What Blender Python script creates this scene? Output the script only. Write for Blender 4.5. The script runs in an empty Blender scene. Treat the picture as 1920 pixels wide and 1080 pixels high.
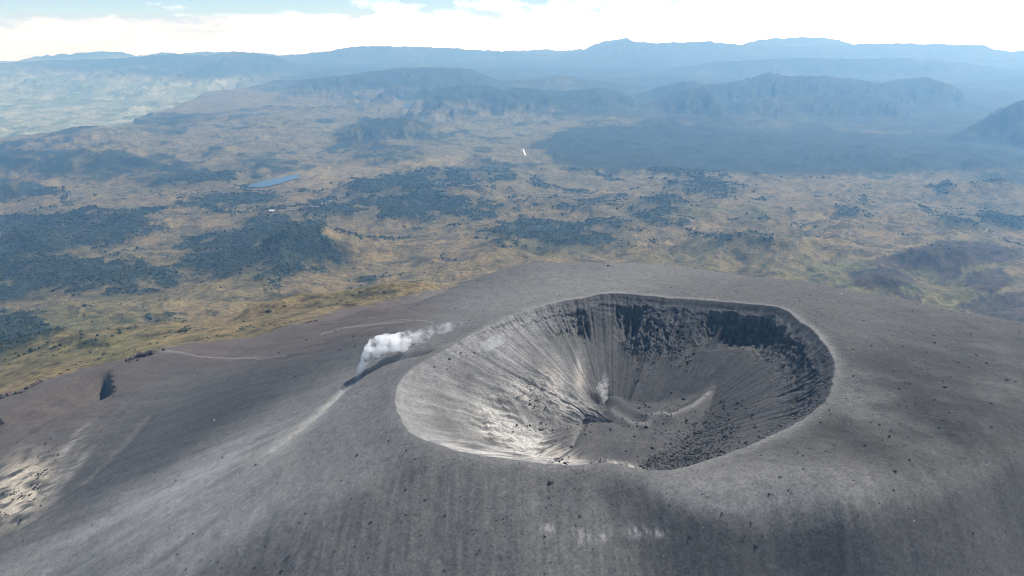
import bpy, bmesh, math, random
import numpy as np
from mathutils import Vector

S = bpy.context.scene
C = S.collection
RAD = math.radians
rng = np.random.default_rng(7)
random.seed(7)

# ------------------------------------------------------------------ camera, sky, sun, exposure
CAMZ, PITCH, F = 360.0, RAD(18.5), 1507.0          # metres above the crater rim, tilt, focal length in photo pixels
CP, SP = math.cos(PITCH), math.sin(PITCH)
cam_d = bpy.data.cameras.new("camera")
cam_d.sensor_width = 36.0
cam_d.lens = 36.0 * F / 1920.0
cam_d.clip_start = 5.0
cam_d.clip_end = 300000.0
cam = bpy.data.objects.new("camera", cam_d)
C.objects.link(cam)
cam.location = (0, 0, CAMZ)
cam.rotation_euler = (math.pi / 2 - PITCH, 0, 0)
S.camera = cam

SUN_AZ, SUN_EL = RAD(58), RAD(54)                   # azimuth to the right of the view direction (+Y)
SUN_DIR = Vector((math.sin(SUN_AZ) * math.cos(SUN_EL), math.cos(SUN_AZ) * math.cos(SUN_EL), math.sin(SUN_EL)))
sun_d = bpy.data.lights.new("sun", 'SUN')
sun_d.energy = 5.0
sun_d.angle = RAD(0.53)
sun_d.color = (1.0, 0.965, 0.915)
sun = bpy.data.objects.new("sun", sun_d)
C.objects.link(sun)
sun.rotation_euler = SUN_DIR.to_track_quat('Z', 'Y').to_euler()
sun.location = (0, 0, 3000)

W = bpy.data.worlds.new("World")
S.world = W
W.use_nodes = True
nt = W.node_tree
nt.nodes.clear()
def N(t, typ, **kw):
    n = t.nodes.new(typ)
    for k, v in kw.items():
        if k == 'op': n.operation = v
        elif hasattr(n, k): setattr(n, k, v)
    return n
def wire(t, a, ao, b, bi):
    t.links.new(a.outputs[ao], b.inputs[bi])
def math_node(t, op, a, b=None, clamp=False):
    n = t.nodes.new('ShaderNodeMath'); n.operation = op; n.use_clamp = clamp
    for i, v in enumerate((a, b)):
        if v is None: continue
        if isinstance(v, (int, float)): n.inputs[i].default_value = v
        else: t.links.new(v, n.inputs[i])
    return n.outputs[0]
def mixc(t, fac, a, b, mode='MIX'):
    n = t.nodes.new('ShaderNodeMix'); n.data_type = 'RGBA'; n.blend_type = mode
    for i, v in ((0, fac), (6, a), (7, b)):
        if isinstance(v, (int, float)): n.inputs[i].default_value = v
        elif isinstance(v, tuple): n.inputs[i].default_value = v
        else: t.links.new(v, n.inputs[i])
    return n.outputs[2]
def ramp(t, src, stops):
    n = t.nodes.new('ShaderNodeValToRGB')
    el = n.color_ramp.elements
    while len(el) < len(stops): el.new(0.5)
    for e, (p, c) in zip(el, stops):
        e.position = p
        e.color = (c, c, c, 1) if isinstance(c, (int, float)) else (*c, 1)
    t.links.new(src, n.inputs[0])
    return n.outputs[0]

SKY_STRENGTH = 0.092
out = N(nt, 'ShaderNodeOutputWorld')
bg = N(nt, 'ShaderNodeBackground')
bg.inputs[1].default_value = SKY_STRENGTH
sky = N(nt, 'ShaderNodeTexSky')
sky.sky_type = 'NISHITA'
sky.sun_disc = False
sky.sun_elevation = SUN_EL
sky.sun_rotation = SUN_AZ
sky.altitude = 4500
sky.air_density = 1.0
sky.dust_density = 0.0
sky.ozone_density = 4.0
tc = N(nt, 'ShaderNodeTexCoord')
sep = N(nt, 'ShaderNodeSeparateXYZ')
wire(nt, tc, 'Generated', sep, 0)
# the sky carries on at its horizon colour a little below the level horizon (the ground falls away from the summit)
zc = math_node(nt, 'MAXIMUM', sep.outputs[2], 0.004)
comb = N(nt, 'ShaderNodeCombineXYZ')
nt.links.new(sep.outputs[0], comb.inputs[0]); nt.links.new(sep.outputs[1], comb.inputs[1]); nt.links.new(zc, comb.inputs[2])
wire(nt, comb, 0, sky, 0)
# cloud layer: noise over direction, flattened towards the horizon
mp = N(nt, 'ShaderNodeMapping')
mp.inputs['Scale'].default_value = (18, 18, 50)
wire(nt, tc, 'Generated', mp, 0)
nz = N(nt, 'ShaderNodeTexNoise')
nz.inputs['Scale'].default_value = 1.0
nz.inputs['Detail'].default_value = 9.0
nz.inputs['Roughness'].default_value = 0.58
wire(nt, mp, 0, nz, 0)
band = ramp(nt, math_node(nt, 'ADD', math_node(nt, 'MULTIPLY', sep.outputs[2], 4.0), 0.5), [(0.0, 1.0), (0.40, 1.0), (0.47, 0.90), (0.53, 0.34), (1.0, 0.0)])
band2 = ramp(nt, math_node(nt, 'ADD', math_node(nt, 'MULTIPLY', sep.outputs[2], 4.0), 0.5), [(0.0, 1.0), (0.62, 1.0), (1.0, 0.0)])
cl = math_node(nt, 'ADD', nz.outputs[0], math_node(nt, 'MULTIPLY', math_node(nt, 'SUBTRACT', band, 0.5), 0.50))
cl = math_node(nt, 'ADD', cl, math_node(nt, 'ADD', 0.06, math_node(nt, 'MULTIPLY', math_node(nt, 'MULTIPLY', sep.outputs[0], band2), 0.5)))
cover = ramp(nt, cl, [(0.40, 0.0), (0.78, 1.0)])
skycol = mixc(nt, cover, sky.outputs[0], (20.4, 21.2, 22.4, 1))
nt.links.new(skycol, bg.inputs[0])
wire(nt, bg, 0, out, 0)

vs = S.view_settings
vs.view_transform = 'Standard'
vs.look = 'None'
vs.gamma = 1.0
vs.exposure = 0.45
try: vs.use_curve_mapping = False
except Exception: pass
S.render.engine = 'CYCLES'
S.cycles.use_denoising = True
S.cycles.pixel_filter_type = 'BLACKMAN_HARRIS'
S.cycles.filter_width = 1.0
S.cycles.volume_bounces = 6
S.cycles.max_bounces = 8
S.cycles.diffuse_bounces = 2
S.cycles.transparent_max_bounces = 16

# ------------------------------------------------------------------ noise and mapping helpers
def _hash(ix, iy, seed):
    h = (ix.astype(np.int64) * 374761393 + iy.astype(np.int64) * 668265263 + seed * 1442695041) & 0xffffffff
    h = ((h ^ (h >> 13)) * 1274126177) & 0xffffffff
    return (h ^ (h >> 16)) & 0xffff
_G = np.stack([np.cos(np.arange(256) * 2 * np.pi / 256), np.sin(np.arange(256) * 2 * np.pi / 256)], 1).astype(np.float32)
def perlin(x, y, seed=0):
    ix = np.floor(x); iy = np.floor(y)
    fx = (x - ix).astype(np.float32); fy = (y - iy).astype(np.float32)
    ix = ix.astype(np.int64); iy = iy.astype(np.int64)
    u = fx * fx * fx * (fx * (fx * 6 - 15) + 10); v = fy * fy * fy * (fy * (fy * 6 - 15) + 10)
    def g(dx, dy):
        k = _G[_hash(ix + dx, iy + dy, seed) & 255]
        return k[..., 0] * (fx - dx) + k[..., 1] * (fy - dy)
    a = g(0, 0); b = g(1, 0); c = g(0, 1); d = g(1, 1)
    return (a + u * (b - a)) * (1 - v) + (c + u * (d - c)) * v
def fbm(x, y, scale, octaves=5, seed=0, gain=0.5):
    s = 0; a = 1.0; t = 0; f = 1.0 / scale
    for o in range(octaves):
        s = s + a * perlin(x * f + 17.3 * o, y * f - 9.1 * o, seed + o * 31); t += a
        a *= gain; f *= 2.03
    return s / t * 1.9
def ridged(x, y, scale, octaves=5, seed=0, gain=0.5):
    s = 0; a = 1.0; t = 0; f = 1.0 / scale
    for o in range(octaves):
        n = 1 - np.abs(perlin(x * f + 7.7 * o, y * f + 3.3 * o, seed + o * 57)) * 2.0
        s = s + a * n * n; t += a; a *= gain; f *= 2.07
    return s / t
def sstep(a, b, x):
    t = np.clip((x - a) / (b - a), 0, 1)
    return t * t * (3 - 2 * t)
def lerp(a, b, t): return a + (b - a) * t
def smax(a, b, k):
    h = np.clip(0.5 + 0.5 * (a - b) / k, 0, 1)
    return lerp(b, a, h) + k * h * (1 - h)
def project(x, y, z):
    dz = z - CAMZ
    dep = np.maximum(y * CP - dz * SP, 1.0)
    return 960 + F * x / dep, 540 - F * (dz * CP + y * SP) / dep
def ray(u, v):
    a = (np.asarray(u, float) - 960) / F; b = (540 - np.asarray(v, float)) / F
    return a, CP + b * SP, -SP + b * CP
def unproject(u, v, z):
    a, b, c = ray(u, v)
    t = (np.asarray(z, float) - CAMZ) / c
    return a * t, b * t
def inpoly(px, py, poly):
    inside = np.zeros(px.shape, bool)
    n = len(poly); j = n - 1
    for i in range(n):
        xi, yi = poly[i]; xj, yj = poly[j]
        if yi != yj:
            inside ^= ((yi > py) != (yj > py)) & (px < (xj - xi) * (py - yi) / (yj - yi) + xi)
        j = i
    return inside
def segdist(px, py, line):
    best = np.full(px.shape, 1e9)
    for (x0, y0), (x1, y1) in zip(line[:-1], line[1:]):
        dx, dy = x1 - x0, y1 - y0
        t = np.clip(((px - x0) * dx + (py - y0) * dy) / (dx * dx + dy * dy + 1e-9), 0, 1)
        best = np.minimum(best, np.hypot(px - x0 - t * dx, py - y0 - t * dy))
    return best

# ------------------------------------------------------------------ the shape of the volcano
RIM = [(741,753),(746,722),(761,701),(788,681),(833,657),(867,636),(898,619),(939,600),(977,586),(1018,573),(1056,564),(1090,559),(1124,551),
       (1158,549),(1199,553),(1258,559),(1340,564),(1409,570),(1457,574),(1481,585),(1501,604),(1529,622),(1541,640),(1556,657),(1565,681),
       (1563,708),(1558,735),(1546,753),(1522,773),(1484,799),(1440,819),(1388,842),(1327,862),(1279,878),(1241,882),(1200,880),(1166,872),
       (1131,866),(1097,871),(1062,872),(1015,868),(967,862),(908,854),(850,843),(806,828),(771,814),(755,790)]
CX, CY = 118.0, 830.0
def rim_height(u, v):
    return np.interp(u, [740, 900, 1150, 1400, 1570], [-14, -4, 2, 4, 4]) + np.interp(v, [550, 880], [2, -5])
_ru = np.array([p[0] for p in RIM], float); _rv = np.array([p[1] for p in RIM], float)
_rz = rim_height(_ru, _rv)
_rx, _ry = unproject(_ru, _rv, _rz)
_rth = np.arctan2(_ry - CY, _rx - CX); _rr = np.hypot(_rx - CX, _ry - CY)
_o = np.argsort(_rth)
_T = np.concatenate([_rth[_o] - 2 * np.pi, _rth[_o], _rth[_o] + 2 * np.pi]); _R = np.tile(_rr[_o], 3)
_fine_t = np.linspace(-np.pi, np.pi, 2881)
_fine_r = np.interp(_fine_t, _T, _R)
_k = np.exp(-0.5 * (np.arange(-10, 11) / 4.0) ** 2); _k /= _k.sum()
_fine_r = np.convolve(np.concatenate([_fine_r[-11:-1], _fine_r, _fine_r[1:11]]), _k, 'valid')
_fine_r = _fine_r + 2.6 * fbm(np.cos(_fine_t) * 230, np.sin(_fine_t) * 230, 16, 4, 501) * np.interp(np.degrees(_fine_t), [-180, -60, -30, 130, 180], [.4, .5, 1.2, 1.2, .4])
def rim_radius(th):
    return np.interp(th, _fine_t, _fine_r)

CTRL = [  # photo point and height relative to the rim: skylines, shoulders, valleys of the cone
 (900,520,-44),(940,506,-34),(980,496,-24),(1040,494,-15),(1100,493,-12),(1200,494,-12),(1280,500,-15),(1350,510,-20),(1430,519,-25),(1500,527,-30),(1600,545,-40),(1700,562,-50),(1800,585,-62),(1920,607,-76),(2050,630,-95),
 (860,535,-58),(820,552,-72),(775,575,-92),(900,570,-18),(1100,525,0),(1300,535,0),(1450,550,-4),
 (820,612,-24),(760,603,-44),(700,612,-64),(640,628,-86),(560,655,-112),(480,690,-138),(400,735,-165),
 (740,655,-38),(690,680,-56),(620,705,-80),(500,765,-117),(350,830,-160),(200,905,-205),
 (670,708,-58),(640,735,-66),(600,775,-76),(560,810,-85),(440,900,-116),(330,985,-148),(200,1075,-185),
 (720,720,-33),(690,770,-33),(640,820,-48),(600,880,-60),(540,950,-76),(450,1060,-107),(300,1080,-155),(100,1080,-235),(0,1000,-270),(0,1080,-255),
 (700,850,-36),(740,890,-32),(800,850,-12),(680,930,-42),(600,1010,-66),(560,1080,-82),(700,1000,-52),(700,1080,-68),(800,960,-34),(800,1080,-60),
 (960,900,-12),(960,1000,-34),(960,1080,-50),(1100,900,-8),(1100,990,-30),(1200,940,-16),(1200,1000,-32),(1200,1080,-52),
 (1400,960,-10),(1380,1010,-24),(1500,1080,-46),(1500,1010,-22),(1500,930,2),(1600,950,0),(1700,1000,-18),(1700,1080,-40),(1800,940,-8),(1920,1000,-48),(1920,1080,-74),(1920,920,-24),
 (1250,910,-5),(1350,900,0),(1450,860,6),(1600,850,6),(1750,800,4),(1900,760,-6),(1900,850,-3),(1650,720,4),(1800,700,-6),(1900,660,-36),(1620,640,0),(1700,620,-14),(2050,800,-20),(2050,900,-40),(2050,1080,-110),
 (300,662,-250),(190,720,-262),(250,690,-256),(300,760,-212),(300,800,-196),(200,850,-225),(100,930,-245),(20,900,-268),(0,830,-292),(120,800,-262),(100,760,-276),
 (450,645,-225),(380,660,-238),(560,640,-160),(620,610,-160),(600,600,-205),(700,578,-150),(530,610,-240),(0,745,-305),(80,716,-300),(160,690,-290),(480,632,-250),(-120,780,-330),(-120,1000,-310),
 (0,700,-385),(150,655,-350),(300,610,-400),(450,600,-340),(600,560,-340),(700,545,-310),(800,530,-300),(100,620,-520),(0,640,-520),
]
_cu = np.array([c[0] for c in CTRL], float); _cv = np.array([c[1] for c in CTRL], float); _cz = np.array([c[2] for c in CTRL], float)
_cx, _cy = unproject(_cu, _cv, _cz)
EXTRA = [(100,1500,-190),(500,1500,-215),(-250,1500,-230),(900,1500,-260),(1400,1500,-400),(100,1900,-420),(700,1900,-450),(1300,1900,-520),(100,2500,-690),(900,2500,-700),(1700,2300,-700),
         (-600,2300,-480),(-1300,2600,-700),(-1800,1800,-640),(0,150,-220),(600,150,-300),(-700,300,-370),(1100,500,-200),(1500,900,-330),(-1400,700,-560),(0,-600,-700),(1500,-100,-700),(-1400,-300,-800),
         (2300,1200,-750),(-2300,1000,-850),(0,3200,-830),(-1500,3300,-880),(1600,3200,-840)]
_ex = np.array(EXTRA, float)
_px = np.concatenate([_rx, _cx, _ex[:, 0]]); _py = np.concatenate([_ry, _cy, _ex[:, 1]]); _pz = np.concatenate([_rz, _cz, _ex[:, 2]])
_SC = 1000.0
def _phi(d2):
    return d2 * np.log(np.maximum(d2, 1e-12)) * 0.5
_n = len(_px)
_A = np.zeros((_n + 3, _n + 3))
_A[:_n, :_n] = _phi(((_px[:, None] - _px) ** 2 + (_py[:, None] - _py) ** 2) / _SC ** 2) + np.eye(_n) * np.concatenate([np.full(len(_rx), 2e-5), np.full(_n - len(_rx), 4e-4)])
_A[:_n, _n] = 1; _A[:_n, _n + 1] = _px / _SC; _A[:_n, _n + 2] = _py / _SC; _A[_n:, :_n] = _A[:_n, _n:].T
_w = np.linalg.solve(_A, np.concatenate([_pz, [0, 0, 0]]))
def tps(x, y):
    x = np.asarray(x, float); y = np.asarray(y, float)
    shp = x.shape; x = x.ravel() / _SC; y = y.ravel() / _SC
    r = np.empty(x.size)
    for s in range(0, x.size, 60000):
        xs = x[s:s + 60000].astype(np.float32); ys = y[s:s + 60000].astype(np.float32)
        d2 = (xs[:, None] - (_px / _SC).astype(np.float32)) ** 2 + (ys[:, None] - (_py / _SC).astype(np.float32)) ** 2
        r[s:s + 60000] = _phi(d2) @ _w[:_n].astype(np.float32) + _w[_n] + _w[_n + 1] * xs + _w[_n + 2] * ys
    return r.reshape(shp)

# ------------------------------------------------------------------ the shape of the country around it
def skyline_z(D, u, v):
    """height of a crest at ground distance D (measured along the view axis y) seen at photo point u,v"""
    a, b, c = ray(u, v)
    return CAMZ + c / b * D
RIDGES = [  # distance, front slope, back slope, roughness, crest in the photo
 (27500, 0.16, 0.3, 60, [(380,128),(430,118),(500,104),(560,101),(600,98),(625,93),(640,91),(665,86),(720,86),(780,87),(850,90),(960,97),(1040,103),(1120,112),(1200,125)]),
 (26500, 0.20, 0.3, 60, [(880,140),(1000,112),(1060,103),(1095,94),(1130,86),(1160,77),(1175,73),(1190,78),(1230,80),(1300,78),(1330,77),(1370,81),(1400,85),(1480,87),(1560,85),(1620,82),(1700,81),(1800,83),(1835,84),(1850,89),(1900,97),(1940,92),(2100,95),(2300,110)]),
 (30500, 0.25, 0.3, 40, [(1040,110),(1090,93),(1130,77),(1172,70),(1195,82),(1230,100),(1360,100),(1400,80),(1440,72),(1500,69),(1545,70),(1580,77),(1620,90),(1700,110)]),
 (30800, 0.20, 0.3, 40, [(-500,120),(-200,104),(0,95),(60,86),(110,85),(150,81),(200,79),(243,79),(262,87),(290,89),(340,94),(420,96),(480,99),(520,105),(600,120)]),
 (24000, 0.16, 0.25, 50, [(-300,130),(0,118),(100,112),(200,110),(320,101),(380,104),(450,96),(490,100),(540,112),(620,125),(700,140)]),
 (21000, 0.25, 0.3, 90, [(1200,150),(1260,128),(1350,114),(1420,112),(1500,108),(1600,110),(1700,108),(1800,116),(1900,130),(2100,130)]),
 (17000, 0.42, 0.4, 140, [(1120,200),(1180,182),(1240,163),(1275,152),(1300,151),(1330,158),(1390,150),(1440,134),(1480,141),(1540,141),(1600,147),(1650,153),(1700,147),(1740,143),(1790,162),(1840,192),(1900,215)]),
 (14800, 0.40, 0.4, 110, [(1180,205),(1230,185),(1285,165),(1320,160),(1360,190),(1420,185),(1480,175),(1560,180),(1620,172),(1700,190),(1760,225),(1800,240)]),
 (10800, 0.55, 0.5, 40, [(1812,246),(1850,226),(1880,202),(1900,189),(1918,184),(1960,188),(2050,210),(2200,245)]),
 (19500, 0.16, 0.25, 50, [(560,150),(640,140),(740,128),(800,126),(880,128),(940,150),(985,150),(1040,140),(1120,150),(1200,160)]),
 (15500, 0.22, 0.25, 50, [(790,170),(860,158),(940,160),(1000,166),(1060,170),(1120,165),(1180,178)]),
 (11500, 0.25, 0.3, 40, [(600,250),(660,230),(720,221),(770,222),(810,236),(850,262)]),
 (11200, 0.06, 0.25, 20, [(-200,285),(0,266),(60,255),(130,250),(180,242),(200,240),(215,248),(258,246),(300,262)]),
]
RIDGES = [(D * (1.36 if D > 25000 else 1.25 if D > 20000 else 1.0), a, b, c * 1.7, [(p[0][0] - 70, p[0][1] + 45)] + p + [(p[-1][0] + 70, p[-1][1] + 45)]) for D, a, b, c, p in RIDGES]
def country(x, y):
    d = np.hypot(x, y)
    yy = np.maximum(y, 300.0)
    uu = 960 + F * x / (yy * CP * 1.03 + 400)     # photo column of a far ground point (good enough off the crest)
    base = np.interp(d, [2200, 3200, 4200, 5500, 8000, 12000, 20000, 40000], [-640, -800, -910, -1040, -1150, -1200, -1230, -1250])
    base = base + fbm(x, y, 3500, 4, 3) * 80 * sstep(3000, 8000, d) + fbm(x, y, 900, 6, 4, 0.55) * 46 * sstep(2200, 4500, d)
    base = base + (ridged(x + fbm(x, y, 800, 2, 9) * 300, y, 1500, 5, 12) - 0.45) * 150 * sstep(2500, 5000, d) * (0.5 + 0.8 * sstep(-0.2, 0.4, fbm(x, y, 4000, 2, 77)))
    base = base + (fbm(x, y * 1.4, 330, 5, 14, 0.6) * 20 + (ridged(x, y, 420, 4, 15) - .45) * 16) * sstep(2300, 3800, d) * sstep(16000, 9000, d)
    base = base + (ridged(x + fbm(x, y, 500, 3, 18) * 160, y * .65 + x * .25, 640, 4, 19) - .45) * 52 * sstep(900, 1250, uu) * sstep(2600, 3600, d) * sstep(11000, 7000, d)
    # the low cultivated valley beyond the edge of the plateau on the left
    De = np.interp(uu, [-400, 0, 130, 200, 262, 280, 340, 450, 560, 700], [10700, 10900, 11600, 12200, 12300, 13400, 15900, 19700, 22500, 26000]) + fbm(x, y, 2500, 3, 8) * 500
    base = base - 420 * sstep(0, 1500, y - De) * sstep(680, 420, uu)
    h = base
    for i, (D, s1, s2, rough, pts) in enumerate(RIDGES):
        us = np.array([p[0] for p in pts], float); vsn = np.array([p[1] for p in pts], float)
        zs = skyline_z(D, us, vsn)
        wob = fbm(x, y * 0 + i * 999.0, D * 0.05, 3, 40 + i) * D * 0.02
        dd = y - (D + wob)
        dep = D * CP + 1300 * SP * 0.9
        xs = (us - 960) / F * dep
        crest = np.interp(x, xs, zs, left=-3000, right=-3000)
        rn = (ridged(x + fbm(x, y, D * .05, 3, 160 + i) * D * .02, y, D * 0.040, 6, 60 + i, .55) - 0.55)
        prof = crest - np.where(dd < 0, -dd * s1 * (1 - 0.35 * sstep(0, 5000, -dd)), dd * s2) + rn * rough * 3.6 * sstep(0, D * .05, np.abs(dd)) + fbm(x, y * 0.3, D * 0.01, 3, 90 + i) * D * 0.0011
        h = smax(h, prof, 18)
    return h

# small hills of the nearer country: photo point, ground height, radius x, radius y, rise
HILLS = [(1770,475,-870,300,170,130),(1650,520,-780,200,110,100),(1850,525,-790,180,110,100),(1880,575,-660,260,130,90),(1700,400,-960,420,160,110),(1840,345,-1050,520,200,120),(1440,465,-880,260,120,70),(1500,440,-880,420,240,60),(1600,410,-930,600,220,70),
         (1830,420,-900,700,240,80),(1240,375,-1030,340,200,80),(1320,345,-1080,480,300,60),(560,450,-880,260,330,120),(640,440,-860,420,260,60),(470,420,-930,500,200,60),
         (540,595,-380,120,90,26),(480,612,-372,60,50,18),(700,560,-330,120,60,14),(60,440,-950,300,300,90),(1440,410,-960,300,120,40),(1380,455,-900,330,110,36),(90,300,-1120,900,420,110),(240,305,-1120,800,300,90),(400,328,-1120,600,220,60)]
_hx, _hy = unproject([h[0] for h in HILLS], [h[1] for h in HILLS], [h[2] for h in HILLS])

LAKE_PX = [[(462,350),(474,345),(500,338),(520,334),(545,329),(561,327),(556,334),(535,341),(510,348),(485,352)],
           [(755,196),(765,192),(780,191),(796,191),(800,195),(786,197),(772,198),(768,202),(760,201)],[(932,197),(942,194),(956,195),(952,198),(938,199)],[(1080,178),(1092,176),(1100,178),(1090,180)]]
LAKES = []
for p_ in LAKE_PX:
    cu_, cv_ = np.mean([q[0] for q in p_]), np.mean([q[1] for q in p_])
    lz_ = -1150.0
    for _ in range(4):
        lx_, ly_ = [float(q) for q in unproject(cu_, cv_, lz_)]
        lz_ = float(np.interp(math.hypot(lx_, ly_), [2200, 3200, 4200, 5500, 8000, 12000, 20000, 40000], [-640, -800, -910, -1040, -1150, -1200, -1230, -1250]))
    wx_, wy_ = unproject([q[0] for q in p_], [q[1] for q in p_], lz_)
    lx_, ly_ = float(wx_.mean()), float(wy_.mean())
    LAKES.append((lx_, ly_, lz_, float(np.ptp(wx_)) * .62 + 60, float(np.ptp(wy_)) * .62 + 60, list(zip(wx_, wy_))))

# crater floor features, in ground metres
def ground_line(pts, z):
    x, y = unproject([p[0] for p in pts], [p[1] for p in pts], z)
    return list(zip(x, y))
CREST = ground_line([(1395,688),(1360,705),(1330,742),(1300,765),(1255,784),(1215,788),(1190,778),(1165,760),(1150,745)], -78)
CREST2 = ground_line([(1145,772),(1165,790),(1185,806),(1210,808),(1240,790)], -82)
GULLY = ground_line([(1140,745),(1112,770),(1090,800),(1072,835),(1050,852),(1030,868)], -84)
PITX, PITY = [float(a) for a in unproject(1112, 764, -88)]

FLOOR_MASK = [None]
def crater(x, y, th, r, R):
    xr = CX + R * np.cos(th); yr = CY + R * np.sin(th)
    zr = tps_rim(th)
    d = np.maximum(R - r, 0)
    deg = np.degrees(th)
    w = np.interp(deg, [-180, -140, -90, -40, 0, 40, 90, 125, 150, 180], [22, 25, 30, 30, 29.5, 28, 26.5, 25, 22.5, 22])
    arc = th * 230.0
    # cliff band under the back rim
    wild = fbm(arc, d * 0.4, 38, 4, 201)
    ch = np.interp(deg, [-180, -60, -30, 6, 18, 28, 33, 40, 46, 50, 56, 62, 66, 71, 75, 80, 84, 88, 93, 97, 101, 105, 112, 125, 140], [0, 0, 5, 9, 11, 16, 31, 35, 20, 5, 6, 6, 4, 8, 28, 25, 5, 3, 4, 11, 14, 6, 4, 3, 0])
    ch = ch * np.clip(1 + 0.6 * fbm(arc, arc * 0, 26, 3, 207) + 0.5 * fbm(arc, arc * 0, 7, 2, 206), 0.1, 1.7)
    d0 = 15 + 6 * wild + 6 * fbm(arc, arc * 0, 14, 3, 222) + 4 * sstep(40, 20, deg) * sstep(-30, 0, deg)
    n_l = fbm(arc, d * 0, 10, 3, 226); n_m = fbm(arc, d * 0, 15, 3, 227)
    cliff = ch * (.5 * sstep(0, 2.0, d - d0) + .3 * sstep(0, 2.0, d - d0 - 6 - 5 * n_l) + .2 * sstep(0, 2.0, d - d0 - 13 - 7 * n_m))
    # broken second step with buttresses
    ch2 = np.interp(deg, [42, 50, 60, 68, 74, 80, 86, 97, 104, 116, 128], [0, 2, 3, 9, 13, 4, 0, 2, 5, 3, 0]) * np.clip(0.7 + 1.3 * fbm(arc, arc * 0, 16, 3, 211), 0, 2)
    d02 = 34 + 14 * fbm(arc, d * 0, 22, 4, 214)
    cliff = cliff + ch2 * sstep(0, 4, d - d02)
    z = zr - np.minimum(d, 400) * np.tan(np.radians(w)) - 0.35 * 0 - cliff
    steep = np.interp(deg, [-180, -50, -20, 110, 150, 180], [1.5, 2, 2.5, 3, 2, 1.5])
    z = z - steep * sstep(0, 10, d) + 0.0
    butt = np.interp(deg, [50, 58, 66, 72, 77, 82], [0, .6, 1, 1, .6, 0]) * sstep(26, 36, d) * sstep(88, 66, d + 14 * fbm(arc, arc * 0, 12, 3, 217))
    fan = np.interp(deg, [-180, -60, -30, 10, 28, 45, 62, 75, 88, 97, 108, 120, 135, 180], [0, 0, 3, 6, 10, 13, 11, 12, 13, 10, 7, 3, 1, 0])
    fan = fan * (1 + 0.22 * fbm(arc, arc * 0, 40, 2, 208)) * sstep(4, 42, d)
    zt = zr - np.minimum(d, 400) * np.tan(np.radians(w)) - steep * sstep(0, 10, d) - fan
    z = lerp(z, zt, sstep(28, 66, d + 5 * wild + 3 * fbm(arc, arc * 0, 8, 3, 209)))
    z = z + butt * (4 + (ridged(x, y, 16, 4, 218) - 0.4) * 13 + fbm(x, y, 7, 3, 219) * 3)
    # rock texture where the cliffs are
    rk = sstep(2, 12, ch + ch2) * sstep(2, 8, d - d0 + 8) * sstep(75, 40, d - ch2)
    rk = rk * np.interp(deg, [80, 95], [1, .35])
    z = z + rk * (ridged(x, y, 14, 4, 231) - 0.5) * 5.5 + rk * (ridged(arc, d * 0.25, 9, 3, 233) - 0.5) * 3.0
    # fins running down the right-hand wall
    fin = sstep(-48, -30, deg) * sstep(50, 28, deg) * sstep(3, 10, d) * sstep(46, 22, d)
    z = z + fin * (ridged(arc, d * 0.14 + arc * 0.1, 7, 3, 241) - 0.5) * 3.6 + fin * fbm(x, y, 8, 3, 244) * 1.6
    # ribs under the rim all round the back and left
    rib = sstep(60, 80, deg) * sstep(175, 140, deg) * sstep(1, 5, d) * sstep(26, 12, d)
    z = z + rib * ((ridged(arc, d * 0.3, 11, 4, 251) - 0.5) * 2.4 + fbm(x, y, 7, 3, 252) * 1.4)
    # shallow rills on the talus
    z = z + sstep(10, 40, d) * sstep(0.35, 0.9, r / R) * (fbm(arc + 9 * fbm(x, y, 70, 3, 370), d * 0.10, 7, 3, 261) * 0.14 + fbm(arc, d * 0.08, 24, 2, 262) * 0.3)
    # pale stepped rock on the left wall
    leftrock = sstep(-175, -150, -np.abs(deg - 0) ) * 0
    lw = (sstep(120, 150, deg) + sstep(-120, -150, deg)) * sstep(55, 100, d) * sstep(230, 180, d)
    z = z + lw * (ridged(x, y, 26, 4, 271) - 0.5) * 4.5 + lw * fbm(x, y, 9, 3, 273) * 1.6
    # floor
    fl = -84 + fbm(x, y, 60, 3, 281) * 2.5 + 0.028 * (x - 150) - 0.015 * (y - 850)
    c1 = segdist(x, y, CREST[1:]); fl = fl + 9 * np.exp(-(c1 / 12) ** 2)
    c2 = segdist(x, y, CREST2); fl = fl + 5 * np.exp(-(c2 / 9) ** 2)
    fl = fl + 8 * np.exp(-(((x - 120) / 50) ** 2 + ((y - 800) / 30) ** 2))
    bowl = np.exp(-(((x - 168) / 34) ** 2 + ((y - 905) / 24) ** 2)); fl = fl - 7 * bowl
    FLOOR_MASK[0] = sstep(-3, 2, fl - z)
    z = smax(z, fl, 3.5)
    g = segdist(x, y, GULLY); z = z - 3.2 * np.exp(-(g / 4.5) ** 2)
    pd = np.hypot((x - PITX) / 9, (y - PITY) / 7) * (1 + .35 * fbm(x, y, 9, 3, 286))
    z = z - 5 * np.exp(-pd ** 2) + 1.2 * np.exp(-((pd - 1.25) / 0.3) ** 2) * (0.6 + fbm(x, y, 6, 3, 285))
    return z

_rimz_t = np.linspace(-np.pi, np.pi, 1441)
_rimz = tps(CX + rim_radius(_rimz_t) * np.cos(_rimz_t), CY + rim_radius(_rimz_t) * np.sin(_rimz_t))
def tps_rim(th): return np.interp(th, _rimz_t, _rimz)

# lines on the outer cone, in ground metres
_vx, _vy = unproject([668, 690, 720, 760, 800], [706, 692, 680, 672, 665], [-57, -50, -42, -32, -22])
LIP = list(zip(_vx, _vy))
_sx, _sy = unproject([668, 640, 605, 560, 520], [706, 735, 772, 806, 835], [-58, -66, -76, -85, -94])
STREAK = list(zip(_sx, _sy))

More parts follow.
